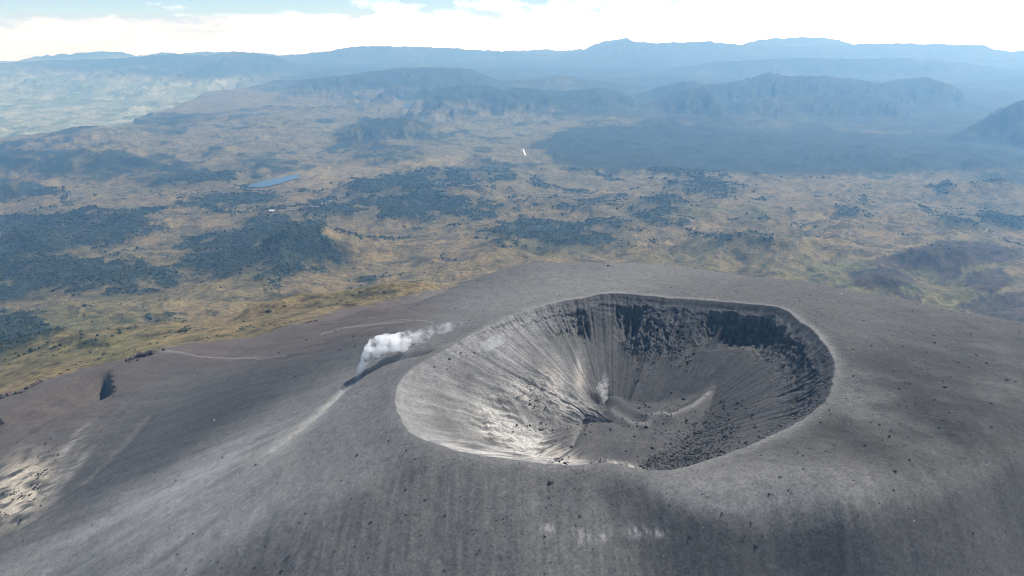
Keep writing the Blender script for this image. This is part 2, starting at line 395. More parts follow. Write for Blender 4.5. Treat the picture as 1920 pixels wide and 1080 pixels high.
GULLIES = []
for pts_, z0_, z1_, dep_, wid_ in [([(285,765),(262,805),(240,842),(205,890),(165,928),(110,955),(50,985),(0,1008)], -200, -275, 5.0, 9), ([(185,735),(120,775),(60,815),(0,858)], -262, -292, 2.5, 6), ([(210,765),(150,815),(80,862),(0,905)], -240, -282, 2.5, 7), ([(150,725),(80,760),(0,800)], -275, -300, 2.0, 6), ([(250,745),(190,800),(140,850)], -225, -240, 2.0, 6)]:
    zz_ = np.linspace(z0_, z1_, len(pts_)); gx_, gy_ = unproject([p[0] for p in pts_], [p[1] for p in pts_], zz_)
    GULLIES.append((list(zip(gx_, gy_)), dep_, wid_))
_qx, _qy = unproject([200, 208], [690, 738], [-262, -262])
SCARP = list(zip(_qx, _qy)); SLEN = math.hypot(_qx[1] - _qx[0], _qy[1] - _qy[0]); SDX = (_qx[1] - _qx[0]) / SLEN; SDY = (_qy[1] - _qy[0]) / SLEN
if SDY > 0: print('scarp runs away from the camera')
def outer(x, y, th, r, R):
    d = np.hypot(x, y)
    e = r - R
    z = tps(x, y)
    far = sstep(2300, 3600, d)
    if np.any(far > 0):
        m = far > 0
        zc = np.zeros_like(z); zc[m] = country(x[m], y[m])
        z = lerp(z, zc, far)
    for (u, v, hz, rx, ry, rise), hx, hy in zip(HILLS, _hx, _hy):
        q = ((x - hx) / rx) ** 2 + ((y - hy) / ry) ** 2
        m = q < 6
        if m.any(): z[m] += rise * np.exp(-q[m]) * (1 + 0.25 * fbm(x[m], y[m], 200, 3, 5))
    global OUTER_FO
    OUTER_FO = np.zeros(x.shape)
    global OUTER_SOFT
    OUTER_SOFT = np.zeros(x.shape)
    fm = (d > 1600) & (d < 16000)
    if fm.any():
        uf, vf = project(x[fm], y[fm], z[fm])
        fo = forest_mask(x[fm], y[fm], uf, vf) * sstep(0, 15, ash_edge(uf) - vf)
        OUTER_FO[fm] = fo
        OUTER_SOFT[fm] = SOFT
        z[fm] += fo * (11 + 9 * fbm(x[fm], y[fm], 45, 3, 308))
    for (lx, ly, lz, lrx, lry, _p) in LAKES:
        q = ((x - lx) / lrx) ** 2 + ((y - ly) / lry) ** 2
        m = q < 8
        if m.any(): z[m] = lerp(z[m], lz - 9, np.exp(-(q[m] / 1.6) ** 4))
    near = sstep(3200, 2300, d)
    arc = th * 420.0
    lower = sstep(60, 400, e)
    z = z + near * sstep(0, 25, e) * (fbm(x, y, 55, 4, 101) * 1.1 + fbm(x, y, 9, 3, 102) * 0.25)
    z = z + near * sstep(30, 120, e) * sstep(760, 640, y) * (fbm(x, y * .3, 9, 4, 105) * 0.7 + fbm(x, y * .3, 28, 3, 106) * 1.4)
    z = z + near * lower * (fbm(arc, e * 0.12, 26, 4, 103) * 2.6 + fbm(x, y, 150, 4, 104) * 3.0)
    # rough grass slopes outside the ash
    u, v = project(x, y, z)
    z = z + near * np.clip(blob(u, v, 45, 905, 60, 55, -50) * 1.4, 0, 1) * (ridged(x, y, 13, 4, 115) - .45) * 6
    gr = near * sstep(0, 60, ash_edge(u) - v) * sstep(800, 1500, y)
    z = z + gr * (fbm(x, y, 120, 5, 111) * 9 + (ridged(x, y, 160, 4, 113) - 0.5) * 8)
    t_ = np.clip(((x - SCARP[0][0]) * SDX + (y - SCARP[0][1]) * SDY) / SLEN, -1, 2)
    side = -((x - SCARP[0][0]) * SDY - (y - SCARP[0][1]) * SDX) + 4.0 * fbm(x, y, 34, 3, 131)
    z = z - lerp(18, 62, np.clip(t_, 0, 1)) * sstep(4, -9, side) * np.exp(np.minimum(side, 0) / 85) * sstep(-.25, .25, t_) * sstep(1.3, .85, t_) * (np.abs(side) < 500)
    mg = (x < -250) & (y < 1700) & (y > 600)
    for ln, dep_, wid_ in GULLIES:
        if mg.any():
            xm, ym = x[mg] + 5 * fbm(x[mg], y[mg], 40, 3, 141), y[mg] + 5 * fbm(x[mg], y[mg], 40, 3, 142)
            z[mg] -= dep_ * np.exp(-(segdist(xm, ym, ln) / wid_) ** 2)
    ld = segdist(x, y, LIP)
    sd = segdist(x, y, STREAK)
    z = z - near * 3.5 * np.exp(-(sd / 7) ** 2) - near * 5.5 * np.exp(-((ld) / 7) ** 2)
    return z

EDGE = [(-200,800),(0,745),(80,716),(160,692),(230,672),(310,652),(370,643),(440,634),(480,632),(530,612),(590,600),(640,580),(700,570),(770,556),(830,540),(900,505),(980,470),(2300,470)]
def ash_edge(u): return np.interp(u, [p[0] for p in EDGE], [p[1] for p in EDGE])

def height(x, y):
    x = np.asarray(x, float); y = np.asarray(y, float)
    th = np.arctan2(y - CY, x - CX); r = np.hypot(x - CX, y - CY); R = rim_radius(th)
    z = np.empty_like(x); i = r < R
    if i.any(): z[i] = crater(x[i], y[i], th[i], r[i], R[i])
    if (~i).any(): z[~i] = outer(x[~i], y[~i], th[~i], r[~i], R[~i])
    return z
def hit(u, v, far=2600):
    """ground point that the photo shows at u,v (arrays)"""
    u = np.asarray(u, float); v = np.asarray(v, float)
    a, b, c = ray(u, v)
    ts = np.geomspace(470.0, far, max(int(math.log(far / 470.0) / 0.0055), 10))
    zz = height(a[:, None] * ts, b[:, None] * ts)
    under = (CAMZ + c[:, None] * ts) <= zz
    k = np.where(under.any(1), under.argmax(1), len(ts) - 1)
    hi = ts[k]; lo = ts[np.maximum(k - 1, 0)]
    for _ in range(12):
        m = (lo + hi) / 2
        below = CAMZ + c * m <= height(a * m, b * m)
        hi = np.where(below, m, hi); lo = np.where(below, lo, m)
    return a * hi, b * hi, height(a * hi, b * hi)

#@@COLOUR@@
# ------------------------------------------------------------------ what the ground is made of
def lin(r, g, b): return np.array([r, g, b], float)
ASH = lin(.084, .081, .0745); ASH_D = lin(.057, .056, .056); ASH_L = lin(.19, .186, .178); SAND = lin(.285, .278, .268); RED = lin(.106, .077, .060); PALE = lin(.40, .385, .35); ROCK = lin(.066, .064, .063)
TAN = lin(.166, .123, .057); TAN2 = lin(.104, .082, .040); OLIVE = lin(.082, .076, .030); GREEN = lin(.088, .096, .034); FOREST = lin(.016, .022, .016); DARK_BROWN = lin(.050, .034, .027)
FOREST_POLY = [
 [(1000,270),(1030,258),(1080,240),(1250,234),(1500,250),(1920,255),(2100,260),(2100,315),(1920,312),(1750,322),(1600,326),(1450,326),(1250,321),(1100,318),(1040,302),(1025,285)],
 [(1265,332),(1320,321),(1350,332),(1400,352),(1350,360),(1275,356)],[(1210,390),(1225,366),(1290,365),(1302,375),(1260,386),(1245,416),(1190,416),(1190,400)],
 [(640,352),(760,328),(830,322),(950,306),(962,330),(880,345),(800,362),(900,372),(965,385),(900,395),(830,416),(740,416),(680,402),(600,412),(560,402),(620,380)],
 [(330,455),(450,424),(540,408),(560,430),(600,430),(640,465),(650,480),(610,500),(570,515),(480,525),(400,520),(330,490)],[(622,486),(672,486),(662,517),(640,512)],
 [(-200,420),(0,408),(100,398),(200,400),(290,420),(250,450),(180,465),(100,480),(30,492),(-200,500)],
 [(-200,520),(0,505),(60,497),(150,490),(250,487),(300,505),(250,522),(200,540),(100,540),(0,560),(-200,580)],[(-100,585),(0,580),(70,590),(95,610),(95,640),(40,660),(-100,680)],
 [(230,540),(290,536),(290,560),(240,570)],[(178,610),(188,616),(205,640),(208,672),(186,672),(184,640)],
 [(920,428),(980,415),(1060,420),(1180,420),(1192,436),(1130,460),(1050,468),(980,460),(930,446)],[(1000,382),(1090,376),(1130,386),(1080,400),(1020,396)],
 [(-200,275),(0,280),(100,280),(170,285),(300,300),(335,312),(280,326),(200,330),(140,330),(40,320),(-200,330)],[(-200,340),(0,336),(80,345),(100,360),(40,375),(-200,400)],
 [(260,342),(330,321),(430,310),(460,316),(440,336),(360,346),(290,352)],[(365,372),(450,356),(520,360),(520,373),(450,386),(400,400),(360,400)],[(430,302),(560,299),(560,312),(480,320)],
 [(620,262),(700,226),(770,220),(812,236),(824,270),(780,262),(740,250),(700,268),(640,280)],[(640,295),(700,272),(780,276),(800,284),(720,300)],
 [(1370,405),(1440,411),(1462,426),(1400,421)],[(1300,446),(1340,440),(1420,448),(1480,450),(1470,461),(1390,458),(1310,455)],[(1545,395),(1600,396),(1650,412),(1600,412)],
 [(1740,412),(1790,398),(1920,405),(2000,410),(2000,435),(1920,430),(1800,421)],[(1585,370),(1640,365),(1662,375),(1620,379)],[(1790,332),(1920,320),(2000,320),(2000,345),(1840,346)],
 [(745,625),(790,620),(800,640),(750,640)],[(130,652),(146,650),(148,660),(132,662)],[(455,612),(470,600),(500,604),(500,620),(470,628)],
 [(480,185),(560,175),(700,170),(780,180),(640,198),(500,205)],[(860,180),(960,170),(1060,180),(1040,200),(920,200)],[(270,238),(330,205),(450,180),(520,185),(400,215),(300,245)],
]
DARK_POLY = [[(1620,492),(1700,470),(1770,450),(1850,455),(1925,468),(1915,488),(1800,500),(1700,507)],[(1585,512),(1650,500),(1690,508),(1730,528),(1680,541),(1610,541)],[(1805,512),(1880,500),(1905,528),(1860,552),(1810,535)],
              [(1780,575),(1850,555),(1920,545),(2100,530),(2100,640),(1920,610)],[(1670,548),(1710,553),(1740,568),(1700,570)],[(1750,500),(1790,498),(1800,520),(1760,525)]]
LINES = [([(1425,512),(1440,490),(1470,465),(1490,450),(1530,425)], 2.2, FOREST * 1.6), ([(860,245),(900,258),(950,270)], 1.2, FOREST), ([(955,372),(970,385),(975,400),(990,422)], 1.6, FOREST),
         ([(515,552),(535,556),(565,552),(592,558)], 2.2, OLIVE * .5), ([(440,560),(470,558),(520,560)], 1.2, OLIVE * .5), ([(600,575),(640,570),(665,572)], 1.8, OLIVE * .5), ([(1180,430),(1200,455),(1195,480)], 1.2, TAN * 1.4),
         ([(1500,440),(1560,425),(1650,428),(1720,420),(1800,440)], 1.4, OLIVE * .6), ([(1640,385),(1700,375),(1760,372),(1860,388)], 1.4, FOREST * 2), ([(250,395),(330,402),(420,398),(508,396)], 1.1, OLIVE * .5), ([(0,470),(60,455),(130,440)], 1.3, TAN * 1.5)]
LAKES_PX = [[(462,349),(480,343),(520,333),(558,328),(560,334),(530,342),(510,349),(480,352)]]
def near_poly(u, v, polys, wu, wv):
    m = np.zeros(u.shape)
    for p in polys:
        us = [q[0] for q in p]; vs_ = [q[1] for q in p]
        k = (u > min(us) - 30) & (u < max(us) + 30) & (v > min(vs_) - 20) & (v < max(vs_) + 20)
        if k.any(): m[k] = np.maximum(m[k], inpoly(u[k] + wu[k], v[k] + wv[k], p))
    return m
def blob(u, v, cu, cv, ru, rv, ang=0):
    c, s = math.cos(RAD(ang)), math.sin(RAD(ang))
    a = (u - cu) * c + (v - cv) * s; b = -(u - cu) * s + (v - cv) * c
    return np.exp(-(a / ru) ** 2 - (b / rv) ** 2)
def forest_mask(x, y, u, v):
    d = np.hypot(x, y)
    s = np.clip(d, 1500, 30000)
    n1 = fbm(x, y, 420, 5, 301, 0.6); n2 = fbm(x, y, 420, 5, 302, 0.6)
    px = F / s
    wu = n1 * 260 * px * 0.55; wv = n2 * 260 * px * 0.55 * 0.35
    f = 0
    jit = [(0, 0), (-22, 3), (22, -3), (-10, -8), (10, 8), (-42, -4), (42, 5), (6, 13), (-6, -13)]
    for a, b in jit:
        f = f + near_poly(u, v, FOREST_POLY, wu + a, wv + b * np.clip(v / 400, 0.25, 1.2))
    f = f / len(jit)
    global SOFT
    SOFT = f
    n3 = fbm(x, y, 260, 6, 304, 0.62)
    f = f * (1 - 0.9 * (1 - .85 * inpoly(u, v, FOREST_POLY[0])) * sstep(-.02, .30, fbm(x, y, 420, 5, 309, 0.65)))
    dens = np.interp(u, [0, 300, 600, 900, 1100, 1400, 1920], [0.22, 0.16, 0.02, 0.06, 0.06, -0.05, -0.05]) + np.interp(v, [120, 250, 330, 450, 560, 640], [0.22, 0.12, 0.06, 0.08, 0.0, -0.25])
    patch = fbm(x, y * 0.8, 520, 6, 305, 0.66) * 1.1 + dens
    big = inpoly(u, v, [(p[0], p[1]) for p in FOREST_POLY[0]])
    return np.clip(np.maximum(sstep(0.34, 0.60, f + (0.85 - 0.65 * big) * n3 + 0.12 * big), sstep(0.30, 0.56, patch)), 0, 1)
SCX, SCY = unproject([155, 60], [820, 990], [-240, -255])
SCN = np.array([SCY[1] - SCY[0], -(SCX[1] - SCX[0])]); SCN = SCN / np.hypot(*SCN)
def colour(x, y, z, slope=None, floor_m=0.0, fo=0.0, soft=0.0):
    """base colour (RGB) and 'ashiness' (A) of the ground at each vertex"""
    u, v = project(x, y, z)
    th = np.arctan2(y - CY, x - CX); r = np.hypot(x - CX, y - CY); R = rim_radius(th)
    d = np.hypot(x, y); e = r - R
    n_big = fbm(x, y, 900, 4, 320); n_mid = fbm(x, y, 160, 5, 321); n_sm = fbm(x, y, 40, 4, 322); n_fine = fbm(x, y, 6, 3, 323)
    # country
    g = lerp(TAN2, TAN, sstep(-0.5, 0.5, n_mid + 0.4 * n_sm)[..., None])
    g = lerp(g, OLIVE, (sstep(-0.05, 0.6, fbm(x, y, 700, 5, 325)) * 0.75)[..., None])
    g = lerp(g, GREEN, (np.clip(blob(u, v, 1010, 280, 130, 45) + blob(u, v, 60, 560, 300, 120) * 0.5 + blob(u, v, 1750, 540, 190, 40, 10) + blob(u, v, 1560, 520, 80, 20) + blob(u, v, 900, 240, 200, 40) * .6 + blob(u, v, 250, 670, 150, 40) * .5, 0, 1) * sstep(-0.5, 0.4, fbm(x, y, 500, 4, 326)) * 0.85)[..., None])
    g = lerp(g, TAN * 1.5, (np.clip(blob(u, v, 600, 335, 70, 14) + blob(u, v, 800, 305, 130, 12, -5) + blob(u, v, 480, 320, 60, 8) + blob(u, v, 1330, 330, 50, 8), 0, 1) * 0.7)[..., None])
    g = lerp(g, TAN * 1.1, (blob(u, v, 420, 590, 260, 60, -12) * 0.2)[..., None])
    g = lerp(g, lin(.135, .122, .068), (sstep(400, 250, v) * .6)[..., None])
    scrub = sstep(0.15, 0.55, fbm(x, y, 110, 5, 331, 0.62) + 0.3 * n_sm)
    g = lerp(g, OLIVE * 0.55, (scrub * 0.55 * sstep(14000, 4000, d))[..., None])
    # worn gullies and lines
    rl = sstep(0.80, 0.95, ridged(x + n_mid * 90, y * .7, 620, 4, 333)) * sstep(-.4, .4, fbm(x, y, 1500, 2, 334))
    g = lerp(g, FOREST * 1.8, (rl * 0.7)[..., None])
    for ln, wd, cc in LINES:
        lm = np.exp(-(segdist(u + n_sm * 2, v + n_fine, ln) / wd) ** 2)
        g = lerp(g, cc, (lm * .8)[..., None])
    dark_m = near_poly(u, v, DARK_POLY, n_mid * 10, n_sm * 5)  # dark brown patches on the plain
    g = lerp(g, lerp(DARK_BROWN, DARK_BROWN * .6, sstep(-.3, .4, n_mid)[..., None]), (dark_m * (.72 + .25 * sstep(-.2, .2, n_sm)))[..., None])
    soft = np.broadcast_to(soft, x.shape)
    g = lerp(g, OLIVE * .62, (sstep(.02, .55, soft + .55 * fbm(x, y, 180, 5, 336, .62)) * sstep(0, .1, soft) * .6)[..., None])
    fo = np.broadcast_to(fo, x.shape)
    g = lerp(g, lerp(FOREST, FOREST * 1.7, sstep(-.4, .5, n_mid)[..., None]), (fo * sstep(-0.9, -0.2, n_sm + 0.1))[..., None])
    # far cultivated valley: small fields
    val = sstep(10800, 12500, d) * sstep(620, 380, u) * sstep(-1270, -1400, z)
    cell = _hash(np.floor(x / 330 + 0.4 * perlin(x / 900, y / 900, 5)), np.floor(y / 520 + 0.4 * perlin(x / 900, y / 900, 6)), 9) / 65535.0
    g = lerp(g, lerp(lin(.09, .12, .05), lin(.30, .31, .19), cell[..., None]), (val * 0.85)[..., None])
    vb = np.interp(u, [0, 300, 500, 800, 1000, 1100, 1300, 1920], [120, 140, 165, 190, 200, 215, 240, 262])
    far = sstep(14, -14, v - vb + 26 * n_big) * (1 - val) * sstep(8000, 9500, d)
    g = lerp(g, lerp(FOREST * 1.1, OLIVE * .8, sstep(.0, .7, fbm(x, y, 1800, 5, 327))[..., None]), (far * 0.92)[..., None])
    # ash
    a = lerp(ASH, ASH_D, (sstep(-0.1, 0.7, fbm(x, y, 90, 5, 341)) * 0.35)[..., None])
    fall = fbm(th * 420, e * 0.06, 16, 4, 342)                       # streaks down the fall line
    a = a * (1 + 0.16 * fall * sstep(20, 120, e))[..., None]
    a = lerp(a, SAND, (np.clip(blob(u, v, 300, 925, 480, 52, -30) + blob(u, v, 420, 985, 420, 62, -32) * .8, 0, 1) * sstep(-1.4, 0.6, .6 * fall + .4 * n_sm + .5 * n_mid) * 0.95)[..., None])
    a = lerp(a, ASH_D * .85, (blob(u, v, 430, 770, 440, 50, -30) * 0.85)[..., None])  # shade of the slope turned from the sun, put into the ash colour
    a = lerp(a, ASH_L * .8, np.clip(blob(u, v, 690, 830, 130, 110) * .8 + blob(u, v, 590, 920, 110, 60, -45) * .7, 0, .9)[..., None])
    a = lerp(a, ASH_L * .9, np.clip(blob(u, v, 1400, 920, 280, 42, -5) * 1.5 + blob(u, v, 1050, 540, 330, 45, -8) * .6 + blob(u, v, 1600, 740, 60, 140) * .3, 0, .8)[..., None])
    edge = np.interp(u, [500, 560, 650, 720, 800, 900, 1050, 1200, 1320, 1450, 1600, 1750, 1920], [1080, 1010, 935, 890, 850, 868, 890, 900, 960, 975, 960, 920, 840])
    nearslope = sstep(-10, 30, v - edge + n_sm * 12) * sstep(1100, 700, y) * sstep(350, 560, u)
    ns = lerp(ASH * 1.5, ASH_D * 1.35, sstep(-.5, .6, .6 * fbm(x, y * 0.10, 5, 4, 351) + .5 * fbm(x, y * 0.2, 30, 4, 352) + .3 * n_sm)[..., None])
    ns = lerp(ns, ASH_D * .72, (sstep(1050, 1400, u) * sstep(-20, 50, v - edge) * .85)[..., None])  # near slope faces off the sun: its shade deepened in the colour
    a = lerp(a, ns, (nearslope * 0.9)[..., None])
    brown = np.clip(blob(u, v, 1830, 730, 320, 140) + blob(u, v, 1640, 790, 120, 70) * .5, 0, 1)
    a = lerp(a, lin(.054, .051, .044), (np.clip(brown * 1.5, 0, 1) * 0.9 * sstep(-.7, .4, n_mid + .5 * n_sm))[..., None])
    a = a * (1 - .5 * blob(u, v, 1720, 765, 270, 120, 5) * sstep(-.9, .3, n_mid + .4 * n_sm))[..., None]
    a = a * (1 - .35 * blob(u, v, 1200, 935, 110, 40, 15) * sstep(-.6, .4, n_mid + .5 * n_sm))[..., None]
    red = np.clip(sstep(95, 10, v - ash_edge(u)) * sstep(900, 700, u) * (0.5 + .5 * sstep(300, 420, u)) + blob(u, v, 100, 770, 190, 55, -25) * .9 + blob(u, v, 520, 625, 170, 26, -8), 0, 1)
    a = lerp(a, lerp(RED, RED * .75, sstep(-.4, .5, n_sm)[..., None]), (red * 0.6)[..., None])
    for k_, (ln, dep_, wid_) in enumerate(GULLIES):
        gm = np.exp(-((segdist(x + 4 * n_sm, y + 4 * n_fine, ln) - wid_ * .9) / (wid_ * .35)) ** 2)
        a = lerp(a, ASH_L * .8 if k_ == 0 else RED * 1.5, (gm * (.55 if k_ == 0 else .35) * sstep(-.6, .5, n_sm))[..., None])
        a = lerp(a, ASH_D * .7, (np.exp(-(segdist(x + 4 * n_sm, y + 4 * n_fine, ln) / (wid_ * .6)) ** 2) * .55)[..., None])
    streak_d = segdist(x, y, STREAK)
    sw_ = np.interp(v, [700, 740, 800, 860], [4, 9, 18, 30]); a = lerp(a, lin(.36, .355, .32), (np.exp(-(streak_d / (sw_ * (1 + .35 * n_sm + .3 * fall))) ** 2) * np.interp(v, [700, 770, 850], [.95, .6, .4]))[..., None])
    ppx, ppy = unproject([0, 60, 95, 130, 160], [930, 905, 890, 860, 835], [-262, -250, -246, -240, -236])
    sol = np.clip(blob(u, v, 35, 920, 60, 42, -50) * 1.5, 0, 1) * sstep(-.25, .05, fbm(x, y, 22, 5, 361, .6))
    sol2 = np.clip(blob(u, v, 130, 835, 62, 9, -50) + blob(u, v, 105, 900, 75, 7, -48) + blob(u, v, 140, 880, 60, 5, -52), 0, 1) * sstep(-.35, .45, fbm((x - SCX[0]) * SCN[0] + (y - SCY[0]) * SCN[1], ((x - SCX[0]) * -SCN[1] + (y - SCY[0]) * SCN[0]) * .16, 7, 5, 362, .6) + .3 * n_sm)
    a = lerp(a, lin(.50, .44, .34), (sol * 0.95)[..., None]); a = lerp(a, lin(.40, .375, .33), (sol2 * 0.5)[..., None])
    p5 = np.clip(blob(u, v, 1128, 1003, 16, 14) + blob(u, v, 1088, 1005, 16, 14) + blob(u, v, 1195, 1000, 20, 11) + blob(u, v, 1235, 1000, 16, 7) + blob(u, v, 1035, 992, 18, 9), 0, 1) * sstep(-.25, .4, fbm(x, y * .35, 6, 5, 363, .65))
    a = lerp(a, lin(.34, .33, .315), (p5 * 0.8)[..., None])
    p6 = blob(u, v, 545, 925, 26, 14) * sstep(-.1, .3, n_fine) + blob(u, v, 545, 860, 14, 50, 12) * .45
    a = lerp(a, lin(.27, .25, .21), (p6 * 0.6)[..., None])
    pline = np.exp(-(segdist(u, v, [(300, 658), (340, 661), (370, 668), (395, 670), (430, 672), (500, 670)]) / 1.5) ** 2) + np.exp(-(segdist(u, v, [(600, 628), (640, 615), (700, 608), (760, 602), (790, 600), (812, 606)]) / 1.6) ** 2)
    a = lerp(a, ASH_L, (pline * 0.6)[..., None])
    a = lerp(a, ASH_L * 1.02, (np.exp(-(np.maximum(e, 0) / (9 + 6 * n_sm)) ** 2) * np.clip(0.5 + .5 * n_mid, 0, 1) * sstep(1090, 900, y * 0 + np.abs(u - 1150) + 400 + v * .0))[..., None])
    # inside the crater
    dn = np.maximum(R - r, 0); deg = np.degrees(th); arc = th * 230 + 9 * fbm(x, y, 70, 3, 370) + 4 * fbm(x, y, 22, 3, 372)
    c = lerp(ASH * .95, ASH_D, (.5 + (sstep(-.5, .5, fbm(arc, dn * .06, 6, 4, 371) + .5 * n_mid + .3 * n_sm) - .5) * sstep(.15, .6, r / R))[..., None])
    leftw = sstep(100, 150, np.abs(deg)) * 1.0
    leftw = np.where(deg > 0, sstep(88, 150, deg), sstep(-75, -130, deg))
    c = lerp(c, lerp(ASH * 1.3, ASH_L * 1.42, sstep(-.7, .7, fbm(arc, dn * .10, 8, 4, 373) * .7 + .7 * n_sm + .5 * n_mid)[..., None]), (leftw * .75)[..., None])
    fcol = lerp(ASH, ASH_D * 1.15, sstep(-.3, .5, fbm(x, y, 45, 4, 377))[..., None])
    fcol = lerp(fcol, ASH_D, (np.clip(blob(u, v, 1215, 735, 70, 28) + blob(u, v, 1200, 775, 40, 18, 20) + blob(u, v, 1330, 820, 70, 50, -30) + blob(u, v, 1180, 850, 55, 8), 0, 1) * .8)[..., None])
    c = lerp(c, fcol, np.broadcast_to(floor_m, d.shape)[..., None])
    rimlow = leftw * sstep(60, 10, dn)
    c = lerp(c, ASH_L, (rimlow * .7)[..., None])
    str_ = sstep(-.5, .35, fbm(arc, dn * .30, 11, 5, 375) + .6 * n_sm)
    pal = np.clip(blob(u, v, 925, 790, 34, 26, 40) * 1.4 + blob(u, v, 985, 738, 40, 18, 35) * 1.0 + blob(u, v, 1000, 835, 75, 22, 22) * 1.3 + blob(u, v, 900, 850, 120, 12, 12) * .8 + blob(u, v, 1088, 700, 9, 36) * .9 + blob(u, v, 1035, 715, 18, 24) * .7 + blob(u, v, 1065, 770, 32, 24, 30) * 1.1
                  + blob(u, v, 960, 800, 70, 40, 30) * .55 + blob(u, v, 1185, 876, 40, 5, 14) * 1.2 + blob(u, v, 1000, 858, 70, 8, 5) * .8, 0, 1)
    c = lerp(c, lerp(PALE, lin(.36, .28, .22), sstep(-.1, .6, n_mid + .3 * n_sm)[..., None]), (pal * str_ * .92)[..., None])
    crest = np.exp(-(segdist(x, y, CREST[2:6]) / 3.0) ** 2) * .6 + np.exp(-(segdist(x, y, CREST2) / 3.5) ** 2) * .4 + np.exp(-(segdist(x, y, GULLY) / 2.5) ** 2) * .35
    c = lerp(c, ASH_L * 1.15, crest[..., None])
    rock = sstep(0.9, 1.7, slope) if slope is not None else 0 * d
    rock = np.maximum(rock, .75 * np.interp(deg, [50, 58, 66, 74, 80], [0, .7, 1, 1, 0]) * sstep(28, 38, dn) * sstep(84, 64, dn + 14 * fbm(arc, arc * 0, 12, 3, 217)))
    c = lerp(c, lerp(ROCK, ROCK * 1.5, sstep(-.4, .5, n_fine + n_sm)[..., None]), (rock * sstep(0, 5, dn))[..., None])
    dep_ = tps_rim(th) - z
    strata = fbm(dep_ * 1.0 + 2.5 * n_sm, arc * .03, 3.2, 3, 379)
    sm_ = sstep(.55, .9, slope if slope is not None else 0 * d) * sstep(2, 5, dn) * sstep(60, 35, dn)
    c = c * (1 + .75 * strata * sm_)[..., None]
    pit = np.exp(-np.hypot((x - PITX) / 11, (y - PITY) / 9) ** 4)
    c = lerp(c, ROCK * .8, (pit * .75 * sstep(-.5, .3, n_fine))[..., None])
    inside = sstep(-1.0, 1.0, dn - 0.5)
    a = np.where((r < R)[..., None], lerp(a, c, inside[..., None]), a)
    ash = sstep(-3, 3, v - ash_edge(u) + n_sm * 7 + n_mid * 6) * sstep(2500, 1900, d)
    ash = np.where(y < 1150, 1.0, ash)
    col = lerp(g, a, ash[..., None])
    return np.concatenate([np.clip(col, .004, .9), ash[..., None]], -1).astype(np.float32)
#@@END@@

# ------------------------------------------------------------------ materials
def new_mat(name):
    m = bpy.data.materials.new(name); m.use_nodes = True
    t = m.node_tree; t.nodes.clear()
    o = t.nodes.new('ShaderNodeOutputMaterial'); p = t.nodes.new('ShaderNodeBsdfPrincipled')
    p.inputs['Roughness'].default_value = 0.95
    try: p.inputs['Specular IOR Level'].default_value = 0.15
    except Exception: pass
    t.links.new(p.outputs[0], o.inputs[0])
    return m, t, p, o
def noise_node(t, vec, scale, detail=4, rough=0.55):
    n = t.nodes.new('ShaderNodeTexNoise')
    n.inputs['Scale'].default_value = scale; n.inputs['Detail'].default_value = detail; n.inputs['Roughness'].default_value = rough
    t.links.new(vec, n.inputs['Vector'])
    return n.outputs[0]

def ground_material():
    m, t, p, o = new_mat("ground_material")
    at = t.nodes.new('ShaderNodeAttribute'); at.attribute_name = 'Col'
    geo = t.nodes.new('ShaderNodeNewGeometry'); pos = geo.outputs['Position']
    ash = at.outputs['Alpha']
    f1 = noise_node(t, pos, 0.42, 6, 0.72)        # ash grain, about two metres
    f2 = noise_node(t, pos, 0.12, 5, 0.6)
    f3 = noise_node(t, pos, 0.060, 8, 0.72)       # tussocks and bushes
    a1 = ramp(t, f1, [(0.26, 0.45), (0.5, 1.0), (0.76, 1.5)])
    a2 = ramp(t, f2, [(0.25, 0.78), (0.75, 1.22)])
    f4 = noise_node(t, pos, 0.016, 9, 0.74)
    f5 = noise_node(t, pos, 0.0045, 4, 0.6)
    sh = ramp(t, math_node(t, 'ADD', f4, math_node(t, 'MULTIPLY', math_node(t, 'SUBTRACT', f5, 0.5), 0.35)), [(0.36, 1.25), (0.50, 1.0), (0.60, 0.42)])
    a3 = ramp(t, f3, [(0.30, 0.30), (0.5, 1.0), (0.72, 1.7)])
    am = mixc(t, 1.0, a1, a2, 'MULTIPLY')
    a3 = mixc(t, 1.0, a3, sh, 'MULTIPLY')
    fm = mixc(t, ash, a3, am)
    c = mixc(t, 1.0, at.outputs['Color'], fm, 'MULTIPLY')
    t.links.new(c, p.inputs['Base Color'])
    b = t.nodes.new('ShaderNodeBump'); b.inputs['Strength'].default_value = 0.32; b.inputs['Distance'].default_value = 1.0
    hh = math_node(t, 'ADD', math_node(t, 'MULTIPLY', math_node(t, 'MULTIPLY', f1, 0.9), ash), math_node(t, 'MULTIPLY', math_node(t, 'ADD', math_node(t, 'MULTIPLY', f3, 9.0), math_node(t, 'MULTIPLY', f4, 26.0)), math_node(t, 'SUBTRACT', 1.0, ash)))
    hh = math_node(t, 'ADD', hh, math_node(t, 'MULTIPLY', f2, 1.6))
    t.links.new(hh, b.inputs['Height']); t.links.new(b.outputs[0], p.inputs['Normal'])
    return m
GROUND = ground_material()

